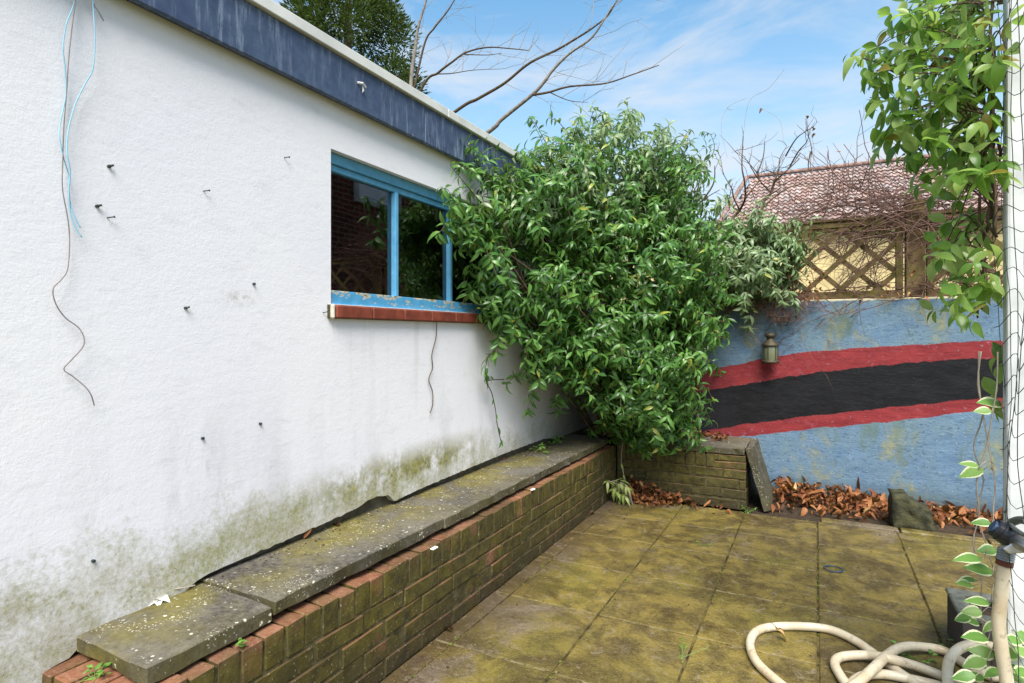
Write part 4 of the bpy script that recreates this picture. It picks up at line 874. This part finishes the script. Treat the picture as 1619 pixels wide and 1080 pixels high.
MOSS = plain('cushion_moss', (.10, .12, .02), .95, .15, var=.6, sc=60)
mm = MB()
for k in range(420):
    if random.random() < .6: p = Vector((random.choice(XS[1:7])+random.gauss(0, .005), random.uniform(1.5, 4.44), -.002))
    else: p = Vector((random.uniform(-1.3, 1.3), random.choice(YS[6:])+random.gauss(0, .005), -.002))
    if mnoise.noise(p*2.3+Vector((3, 1, 0))) < .02: continue
    n_ = 6; s = random.uniform(.003, .009); top = p+Vector((0, 0, s*.55)); ring = [p+Vector((math.cos(q*6.283/n_)*s*random.uniform(.6, 1.3), math.sin(q*6.283/n_)*s*random.uniform(.8, 2.2), 0)) for q in range(n_)]
    mm.add(ring+[top], [(q, (q+1) % n_, n_) for q in range(n_)])
_o = mm.build('joint_moss', MOSS, patio, smooth=True); _o['kind'] = 'stuff'
# crumbs, grit and broken leaf scattered on paving and coping
GR = M('crumbs'); GR = GR.fin(GR.ramp(GR.attr('lv'), [(0, (.05, .03, .015)), (.5, (.16, .10, .05)), (.8, (.35, .28, .16)), (1, (.10, .11, .03))]), .9, .2)
vv, ff, lv = [], [], []
for k in range(900):
    if k < 560:
        p = Vector((-1.39+abs(random.gauss(0, .12)), random.uniform(1.5, 4.4), .002)) if random.random() < .35 else Vector((random.choice(XS[2:7])+random.gauss(0, .012), random.uniform(1.6, 4.44), .002)) if random.random() < .45 else Vector((random.uniform(-1.3, 1.3), 4.46-abs(random.gauss(0, .12)), .002)) if random.random() < .5 else Vector((random.uniform(-1.3, 1.2), random.uniform(1.5, 4.4), .002))
        if p.x > .48 and p.y < 2.3: continue
    else: p = Vector((-1.745+abs(random.gauss(0, .05)) if random.random() < .75 else random.uniform(-1.74, -1.45), random.uniform(1.25, 4.4), .463))
    s = random.uniform(.0015, .006); n0 = len(vv); a = random.uniform(0, 6.28); c = random.random()
    for q in range(4): vv.append(p+Vector((math.cos(a+q*1.57)*s*random.uniform(.5, 1.5), math.sin(a+q*1.57)*s*random.uniform(.4, 1.1), random.uniform(0, .002)))); lv.append(c)
    vv.append(p+Vector((0, 0, s*.8))); lv.append(c); ff += [(n0+q, n0+(q+1) % 4, n0+4) for q in range(4)]+[(n0+3, n0+2, n0+1, n0)]
o = put('grit', lvmesh('grit', vv, ff, lv, GR), None, (0, 0, 0)); tag(o, 'scattered crumbs and grit along the paving joints and the back of the coping', 'grit', kind='stuff')

# ------------------------------------------------------------------ pale plant, weeds
pp = thing('pale_plant', (-1.21, 4.25, 0), 'small pale yellow-green plant in the corner beside the orange leaf heap', 'plant')
PP = [proto(1, .3, 1.1, .3, 5, .8), proto(1, .34, .8, .3, 5, .8), proto(1, .28, 1.5, .2, 5, .8)]; it = []; ps = MB()
for k in range(11):
    e = py(972+random.uniform(-16, 20), 776+random.uniform(-17, 16), 4.25+random.uniform(-.08, .08)); ps.tube(spline(((-1.2, 4.27, 0), Vector((-1.2, 4.27, .0)).lerp(e, .6)+Vector((0, 0, .04)), e), 5), .003, 4)
    it += whorl(e, (random.gauss(0, .3), -.4, .8), 5, PP, .06, .085, (-.1, .4), .4)
hang = spline((py(985, 700, 4.3), py(982, 725, 4.3), py(985, 745, 4.3), py(990, 768, 4.3)), 5); ps.tube(hang, .0025, 4)
for k in (7, 11, 14): it.append((tuple(hang[k]), frame((.2, -.3, -.8), (0, -1, .2)), .055, 0))
ps.build('stem', TWIG_P, pp); leaf_objects('leaf', LEAF_P, pp, it, PP)
PW = [proto(1, .6, .5, .2, 4, .8)]
def weed(p, n, s, lb, spread=.02):
    t = thing('weed', p, lb, 'weed', 'small green weeds'); it = []; sm_ = MB()
    for k in range(n):
        e = Vector(p)+Vector((random.gauss(0, spread), random.gauss(0, spread), random.uniform(.004, .02+spread*.5))); sm_.tube([Vector(p), e], .0008, 4); it += whorl(e, (0, -.2, 1), 3, PW, s*.7, s*1.2, (0, .5), .1)
    sm_.build('stem', LEAF_W, t); leaf_objects('leaf', LEAF_W, t, it, PW)
weed(pz(95, 1026, .40), 8, .018, 'bright green weed in the joint behind the first coping slab', .014)
weed(pz(150, 1074, .392), 7, .02, 'pale green weed sprouting from the bricks at the near bench end', .02)
weed(pz(384, 1024, .392), 6, .014, 'tiny weed growing on the top bricks under the first coping slab', .008)
weed(pz(1182, 808, .0), 8, .018, 'green weed at the foot of the short bench beside the leaning slab', .03)
weed(pz(1108, 862, .0), 4, .01, 'tiny weed in the paving joint in front of the short bench', .03)
weed(pz(1440, 1040, .0), 8, .024, 'green weed between the hose coils', .03)
weed(pz(1512, 1030, .0), 5, .02, 'green weed beside the dark stone trough', .03)
weed(pz(880, 700, .455), 5, .05, 'small sprig with pale leaves on the coping below the climber', .04)
weed(pz(845, 715, .455), 5, .04, 'green seedling on the coping against the shed wall', .05)
weed(pz(1078, 1040, 0), 5, .012, 'fine weeds in the long paving joint in the foreground', .04)

# ------------------------------------------------------------------ lantern, baskets
LZ = 1.035; lx, ly = -.312, 4.955
ln_ = thing('lantern', (lx, ly, LZ), 'small old brass lantern hanging on the blue wall above the red stripe', 'lantern')
MB().lathe([(0, 0), (.058, 0), (.062, .012), (.056, .022), (.05, .024)], (lx, ly, LZ), 20).build('base', BRASS, ln_, smooth=True)
MB().lathe([(.048, .024), (.051, .05), (.051, .115), (.047, .132)], (lx, ly, LZ), 20).build('glass_chimney', M('green_old_glass').fin((.14, .15, .085), .18, .6), ln_, smooth=True)
for k in range(6):
    a = k*math.pi/3+.3; MB().tube([(lx+.055*math.cos(a), ly+.055*math.sin(a), LZ+.02), (lx+.055*math.cos(a), ly+.055*math.sin(a), LZ+.135)], .0028, 5).build('guard_rod', BRASS, ln_)
MB().lathe([(.060, .130), (.064, .138), (.058, .150), (.036, .172), (.026, .182), (.026, .198), (.038, .202), (.038, .222), (.030, .230), (.012, .238), (0, .240)], (lx, ly, LZ), 20).build('cap', BRASS, ln_, smooth=True)
MB().tube([(lx+.04*math.cos(a), ly, LZ+.215+.055*math.sin(a)) for a in np.linspace(0, math.pi, 12)], .0018, 5).build('handle', WIRE, ln_)
MB().tube(spline([(lx, ly, LZ+.27), (lx-.01, ly+.02, LZ+.36), (lx-.005, ly+.05, LZ+.46), (lx, 5.03, LZ+.495)], 5), .002, 5).build('hanging_cord', WIRE, ln_)
bx_ = py(1238, 505, 4.93)
hb = thing('hanging_basket', (bx_.x, 4.93, bx_.z), 'small black wire basket with dead twigs hanging below the trellis beside the lantern', 'basket')
fm = MB(); rb = .095
for k in range(7):
    a = math.pi*k/6*2; fm.tube([(bx_.x+rb*math.cos(a)*math.cos(b), 4.93+rb*.7*math.sin(a)*math.cos(b), bx_.z+.02-.07*math.sin(b)) for b in np.linspace(0, math.pi/2, 7)], .0018, 4)
fm.tube([(bx_.x+rb*math.cos(a), 4.93+rb*.7*math.sin(a), bx_.z+.02) for a in np.linspace(0, 6.283, 25)], .003, 5); fm.build('wire_frame', WIRE, hb)
for dx in (-.085, .0, .085): MB().box(bx_.x+dx-.005, bx_.x+dx+.005, 4.96, 4.963, bx_.z+.01, 1.56).build('strap', WIRE, hb)
tw_ = MB()
for k in range(60): walk(tw_, Vector((bx_.x+random.uniform(-.07, .07), 4.93+random.uniform(-.04, .04), bx_.z-.02+random.uniform(0, .04))), Vector((random.gauss(0, 1), random.gauss(0, .4), random.gauss(.1, .5))), random.uniform(.06, .16), .0016, 1, 4.87, 5.02, 0, .3, .02)
o = tw_.build('dead_twigs', TWIG, hb); o['kind'] = 'stuff'
w2 = MB(); G = lambda u, v: py(u, v, 4.95)
for t_ in (((1296, 486), (1310, 493), (1327, 497), (1345, 494), (1368, 487)), ((1327, 496), (1332, 485), (1338, 477)), ((1327, 496), (1318, 484), (1305, 472), (1292, 462)), ((1340, 495), (1352, 485), (1375, 474)), ((1335, 495), (1338, 485), (1337, 478))): w2.tube(spline([G(*q) for q in t_], 6), .0028, 5)
tag(w2.build('dangling_twig', TWIG), 'curved bare twig arching in front of the wall top right of the basket', 'twig')
w3 = MB().tube(spline([py(u, v, 4.9) for u, v in ((1600, 440), (1575, 462), (1555, 480), (1530, 500))], 6), .004, 5); w3.tube(spline([py(u, v, 4.9) for u, v in ((1575, 462), (1590, 470), (1600, 474))], 6), .003, 5); tag(w3.build('dangling_twig', BARK), 'dark twig crossing the blue wall below the right-hand vine leaves', 'twig')

# ------------------------------------------------------------------ stone block, trough, ring
c = pz(1442, 838); X0 = .445; bmk = bmesh.new(); bmesh.ops.create_cube(bmk, size=1); bmesh.ops.subdivide_edges(bmk, edges=bmk.edges, cuts=7, use_grid_fill=True)
for v_ in bmk.verts:
    q = v_.co.copy(); t = q.z+.5
    wx = .24-(.035*t); v_.co = Vector((q.x*wx-.02*t, q.y*.17, t*(.22 if q.x < -.02 else .185-.05*min(1, q.x*2))))
    v_.co += Vector((mnoise.noise(q*4), mnoise.noise(q*4+Vector((5, 0, 0))), mnoise.noise(q*4+Vector((0, 5, 0)))*.7))*.018
me = bpy.data.meshes.new('stone_block'); bmk.to_mesh(me); bmk.free(); me.materials.append(STONE); me.polygons.foreach_set('use_smooth', [True]*len(me.polygons))
o = put('stone_block', me, None, (.56, 4.62, -.002), (0, 0, .05)); tag(o, 'dark mossy stone block standing among dead leaves at the foot of the blue wall', 'stone')
tz = .17; tx0, tx1, ty0, ty1 = .49, .80, 2.76, 3.04
tro = thing('stone_trough', ((tx0+tx1)/2, 2.95, 0), 'dark square stone planter with a pale rim behind the hose by the ivy', 'planter')
tb = MB(); th = .03
tb.box(tx0, tx1, ty0, ty0+th, 0, tz).box(tx0, tx1, ty1-th, ty1, 0, tz).box(tx0, tx0+th, ty0+th, ty1-th, 0, tz).box(tx1-th, tx1, ty0+th, ty1-th, 0, tz).build('wall', plain('dark_concrete', (.06, .05, .045), .9), tro, bevel=.004)
MB().box(tx0+th, tx1-th, ty0+th, ty1-th, .01, tz-.04).build('soil', SOIL, tro)
MB().box(tx0-.006, tx1+.006, ty0-.006, ty0+.05, tz+.001, tz+.02).box(tx0-.006, tx1+.006, ty1-.05, ty1+.006, tz+.001, tz+.02).box(tx0-.006, tx0+.05, ty0+.0505, ty1-.0505, tz+.001, tz+.02).box(tx1-.05, tx1+.006, ty0+.0505, ty1-.0505, tz+.001, tz+.02).build('rim', plain('grey_lichen_stone', (.12, .125, .10), .9, var=.4), tro, bevel=.005)
c = pz(1318, 901); tag(MB().tube([(c.x+.045*math.cos(a), c.y+.042*math.sin(a), .006) for a in np.linspace(0, 6.283, 30)], .003, 6).build('plastic_ring', plain('dark_blue_plastic', (.03, .06, .13), .5), smooth=True), 'thin dark blue plastic ring lying flat on the paving', 'ring')
for i, (u, v, lb) in enumerate(((686, 867, 'white chip lying on the middle of the top bricks'), (793, 784, 'white chip on the top bricks halfway to the corner'), (842, 774, 'white chip on the top bricks nearest the climber'))):
    p = pz(u, v, .395); bb = MB().add([p+Vector((a*.010*random.uniform(.6, 1.2), b*.02*random.uniform(.6, 1.2), c_*.004)) for a in (-1, 1) for b in (-1, 1) for c_ in (-1, 1)], [(0, 1, 3, 2), (4, 6, 7, 5), (0, 4, 5, 1), (2, 3, 7, 6), (0, 2, 6, 4), (1, 5, 7, 3)]); p.x = -1.415
    tag(bb.build('plaster_chip', plain('white_plaster', (.7, .68, .6), .8), bevel=.003), lb, 'chip', 'white chips on the bench bricks')

# ------------------------------------------------------------------ scrap on the first slab, nails, wires
sp_ = pz(247, 948, .455)
sc_ = thing('plastic_scrap', sp_, 'crumpled white plastic scrap with a dry stalk on the first coping slab', 'litter')
WP = plain('white_plastic', (.78, .78, .74), .4, .5, var=.05); k = MB()
for d, n, s in (((.3, .9, .9), (1, 0, .3), .055), ((.9, .3, .15), (0, 0, 1), .05), ((.8, -.3, .05), (.2, 0, 1), .045), ((.4, -.9, .1), (.3, 0, 1), .04), ((-.2, .2, 1), (1, 0, 0), .04)):
    A = frame(d, n); P = proto(1, .7, .5, .5, 5, .6); q = (P[0]@A.T)*s+np.array(sp_); k.add([tuple(x) for x in q], P[1]+P[2])
k.build('sheet', WP, sc_, smooth=True); MB().tube(spline((sp_+Vector((0, .02, .02)), sp_+Vector((.02, .07, .012)), sp_+Vector((.02, .11, .005))), 5), .0025, 4).tube(spline((sp_+Vector((0, -.01, .02)), sp_+Vector((.0, -.05, .0)), sp_+Vector((.01, -.08, -.002))), 5), .003, 4).build('stalk', TWIG_P, sc_)
NL = [(172, 263, 'green wall plug highest on the white wall, right of the hanging wires', 1), (153, 326, 'green wall plug with a bent screw beside the hanging wires', 1), (170, 344, 'bent nail just below the plug beside the hanging wires', 0), (322, 302, 'bent nail in the white wall between the wires and the window', 0), (450, 249, 'small nail in the white wall nearest the top left of the window', 0), (401, 449, 'dark nail head right of the faint stain on the white wall', 2), (293, 487, 'dark wall plug left of the faint stain on the white wall', 1), (320, 693, 'dark nail head low on the white wall below the stain', 2), (411, 670, 'dark nail head low on the white wall under the window side', 2), (147, 887, 'dark wall plug in the green-stained foot of the wall', 2), (511, 494, 'tiny rusty nail beside the left end of the brick sill', 0), (382, 118+90, 'tiny nail stub high on the white wall', 0)]
for u, v, lb, kd in NL[:-1]:
    p = px(u, v, WX+.002); b = MB(); V3 = lambda t: Vector(t)*.5
    if kd == 0: b.tube([p+V3((-.005, 0, 0)), p+V3((.014, .004, .0)), p+V3((.022, .022, .006))], .0016, 6); b.tube([p+V3((.022, .021, .005)), p+V3((.024, .027, .007))], .003, 8)
    else:
        b.tube([p+V3((-.005, 0, 0)), p+V3((.012, .001, 0))], .0045, 8)
        if kd == 1: b.tube([p+V3((.008, .0, 0)), p+V3((.02, .016, .008))], .003, 6)
    tag(b.build('wall_nail', plain('nail_metal', (.03, .045, .04), .6)), lb, 'nail', 'nails and plugs in the white wall')
wr_ = thing('hanging_wires', px(118, 0, WX+.02), 'loose pale blue and grey wires hanging down the white wall at upper left', 'wires')
WB = plain('pale_blue_wire', (.26, .52, .66), .5, var=.1); WG = plain('grey_wire', (.22, .19, .18), .6)
def wire(pts, mt, x=.016, r=.0017, nm='wire'):
    P = [px(u, v, WX+x+.006*math.sin(i*1.3)) for i, (u, v) in enumerate(pts)]; P = [px(pts[0][0]+2, -60, WX+x)]+P if pts[0][1] <= 0 else P
    MB().tube(spline(P, 7), r, 6).build(nm, mt, wr_, smooth=True)
wire([(118, 0), (105, 38), (100, 75), (103, 110), (104, 150), (96, 190), (94, 215), (100, 248), (109, 278), (109, 300), (113, 330), (127, 360)], WB)
wire([(119, 0), (113, 50), (108, 100), (105, 150), (101, 200), (99, 260), (99, 300), (107, 345), (110, 380), (107, 425), (96, 443), (84, 457), (88, 480), (103, 502), (124, 518), (133, 535), (130, 550), (112, 570), (101, 584), (115, 595), (135, 612), (144, 625), (149, 641)], WG, .02, .0015)
wire([(147, 0), (150, 60), (147, 108), (135, 132), (119, 165), (108, 205), (106, 240), (111, 272), (109, 305), (113, 345), (129, 375)], WB, .024)
wire([(147, 0), (155, 17), (164, 33)], WG, .02, .0015)
# wooden stick inside the shed, leaning at the pane
p = px(618, 447, -1.832); q = px(607, 500, -1.832); tag(MB().tube([p, q+(q-p)*1.2], .011, 8).build('wooden_handle', plain('bare_wood', (.5, .32, .16), .7)), 'bare wooden tool handle standing behind the left window pane', 'tool handle')

# ------------------------------------------------------------------ netting, tap, hose
nm_ = MB(); nx_ = WRX-.010
def npt(y, z): return Vector((nx_-.012*math.sin(y*17+z*5)-.006*mnoise.noise(Vector((y*8, z*6, 0))), y+.012*math.sin(z*9), z+.02*mnoise.noise(Vector((y*5, z*5, 3)))))
for y in (1.86, 1.94, 2.02, 2.10, 2.18, 2.25): nm_.tube([npt(y+.02*math.sin(z*3.1+y*20), z) for z in np.linspace(.1, 2.4, 44)], .0011, 4, False)
z = .12
while z < 2.4: nm_.tube([npt(y_, z+.02*math.sin(y_*30)) for y_ in np.linspace(1.84, 2.26, 14)], .0011, 4, False); z += .062
tag(nm_.build('wire_netting', WIRE), 'black square wire netting stretched in front of the white post at the right edge', 'netting')
tp = py(1590, 862, 2.12); T = lambda u, v, Y=2.12: py(u, v, Y)
tap = thing('garden_tap', T(1600, 860), 'grey metal garden tap with a black hose connector over the ivy', 'tap')
def cyl(mb, a, b, r, n=16): return mb.tube([a, b], r, n)
k = MB(); a, b = T(1572, 833, 2.10), T(1600, 851, 2.10); d = (b-a).normalized(); L = (b-a).length
k.tube([a, a+d*.004, a+d*L*.3, a+d*L*.32, a+d*L*.9, a+d*L], [.024, .027, .027, .030, .030, .026], 20); k.build('hose_connector', BLACKP, tap, smooth=False)
MB().tube([a-d*.006, a+d*.002], [.017, .017], 18).build('connector_mouth', plain('painted_blue_glint', (.05, .09, .16), .35, .5, .3), tap)  # blue-grey colour paints a bluish glint into the connector mouth
c2 = T(1640, 872, 2.0); MB().tube([b-d*.002, b+(c2-b)*.5, c2], [.021, .020, .021], 18).build('pipe', METAL, tap, smooth=True)
MB().add([T(1585, 868, 2.1), T(1601, 858, 2.1), T(1622, 862, 2.1), T(1622, 874, 2.1), T(1596, 876, 2.1), T(1585, 868, 2.06), T(1601, 858, 2.06), T(1622, 862, 2.06), T(1622, 874, 2.06), T(1596, 876, 2.06)], [(0, 1, 2, 3, 4), (9, 8, 7, 6, 5), (0, 5, 6, 1), (1, 6, 7, 2), (2, 7, 8, 3), (3, 8, 9, 4), (4, 9, 5, 0)]).build('lever', plain('bright_zinc', (.62, .63, .64), .3, .5, .6, .1), tap, bevel=.003)
s0, s1 = T(1592, 868, 2.12), T(1589, 886, 2.12); sp3 = []
k = MB(); dd = s1-s0; k.tube([s0+dd*t for t in np.linspace(0, 1, 11)], [.019+(.003 if i % 2 else 0) for i in range(11)], 18).build('spout', METAL, tap)
MB().tube([s1, s1+(s1-s0)*.42], .0205, 16).build('hose_clip', plain('red_brown_rubber', (.12, .03, .02), .5), tap)
MB().tube(spline((T(1598, 830, 2.1), T(1607, 838, 2.05), T(1620, 846, 2.0), T(1640, 850, 1.95)), 5), .006, 6).tube(spline((T(1600, 826, 2.15), T(1612, 822, 2.1), T(1625, 824, 2.05)), 5), .011, 8).build('spare_pipe', plain('dark_pipe', (.10, .11, .10), .5), tap)
hp = [T(1588, 893, 2.12), T(1583, 940, 2.12), T(1579, 985, 2.12), T(1584, 1030, 2.12), T(1592, 1080, 2.12), T(1600, 1140, 2.10), Vector((.44, 2.05, .02)), Vector((.34, 2.08, .018))]
fl = [(1520, 1150, .018), (1503, 1105, .03), (1498, 1065, .07), (1503, 1040, .10), (1520, 1024, .12), (1546, 1019, .13), (1578, 1027, .09), (1590, 1055, .03), (1570, 1070, .018), (1530, 1052, .018), (1495, 1030, .02), (1460, 1023, .03), (1428, 1023, .045), (1404, 1035, .052), (1380, 1058, .054), (1350, 1084, .05), (1310, 1108, .02), (1262, 1100, .018),
      (1225, 1074, .018), (1196, 1046, .018), (1186, 1020, .018), (1193, 1001, .018), (1215, 992, .018), (1260, 990, .018), (1310, 995, .018), (1350, 1012, .018), (1385, 1036, .018), (1420, 1062, .018), (1452, 1088, .018), (1450, 1130, .018), (1390, 1120, .018), (1345, 1088, .018), (1326, 1064, .018), (1320, 1047, .018), (1333, 1038, .02), (1370, 1036, .03), (1405, 1041, .054), (1450, 1054, .03), (1490, 1070, .018), (1530, 1092, .018)]
hp += [pz(u, v, z) for u, v, z in fl]
hs_ = MB().tube(spline(hp, 9), .0168, 14).build('garden_hose', HOSE, smooth=True); tag(hs_, 'cream garden hose coming down from the tap and coiled on the paving', 'hose')
hq = [(1600, 1110, .018), (1500, 1088, .018), (1440, 1074, .018), (1395, 1066, .018), (1362, 1070, .02), (1340, 1090, .018), (1330, 1130, .018)]
tag(MB().tube(spline([pz(*q) for q in hq], 8), .0165, 12).build('hose_offcut', HOSE, smooth=True), 'shorter cream hose piece lying flat beneath the coiled hose', 'hose')
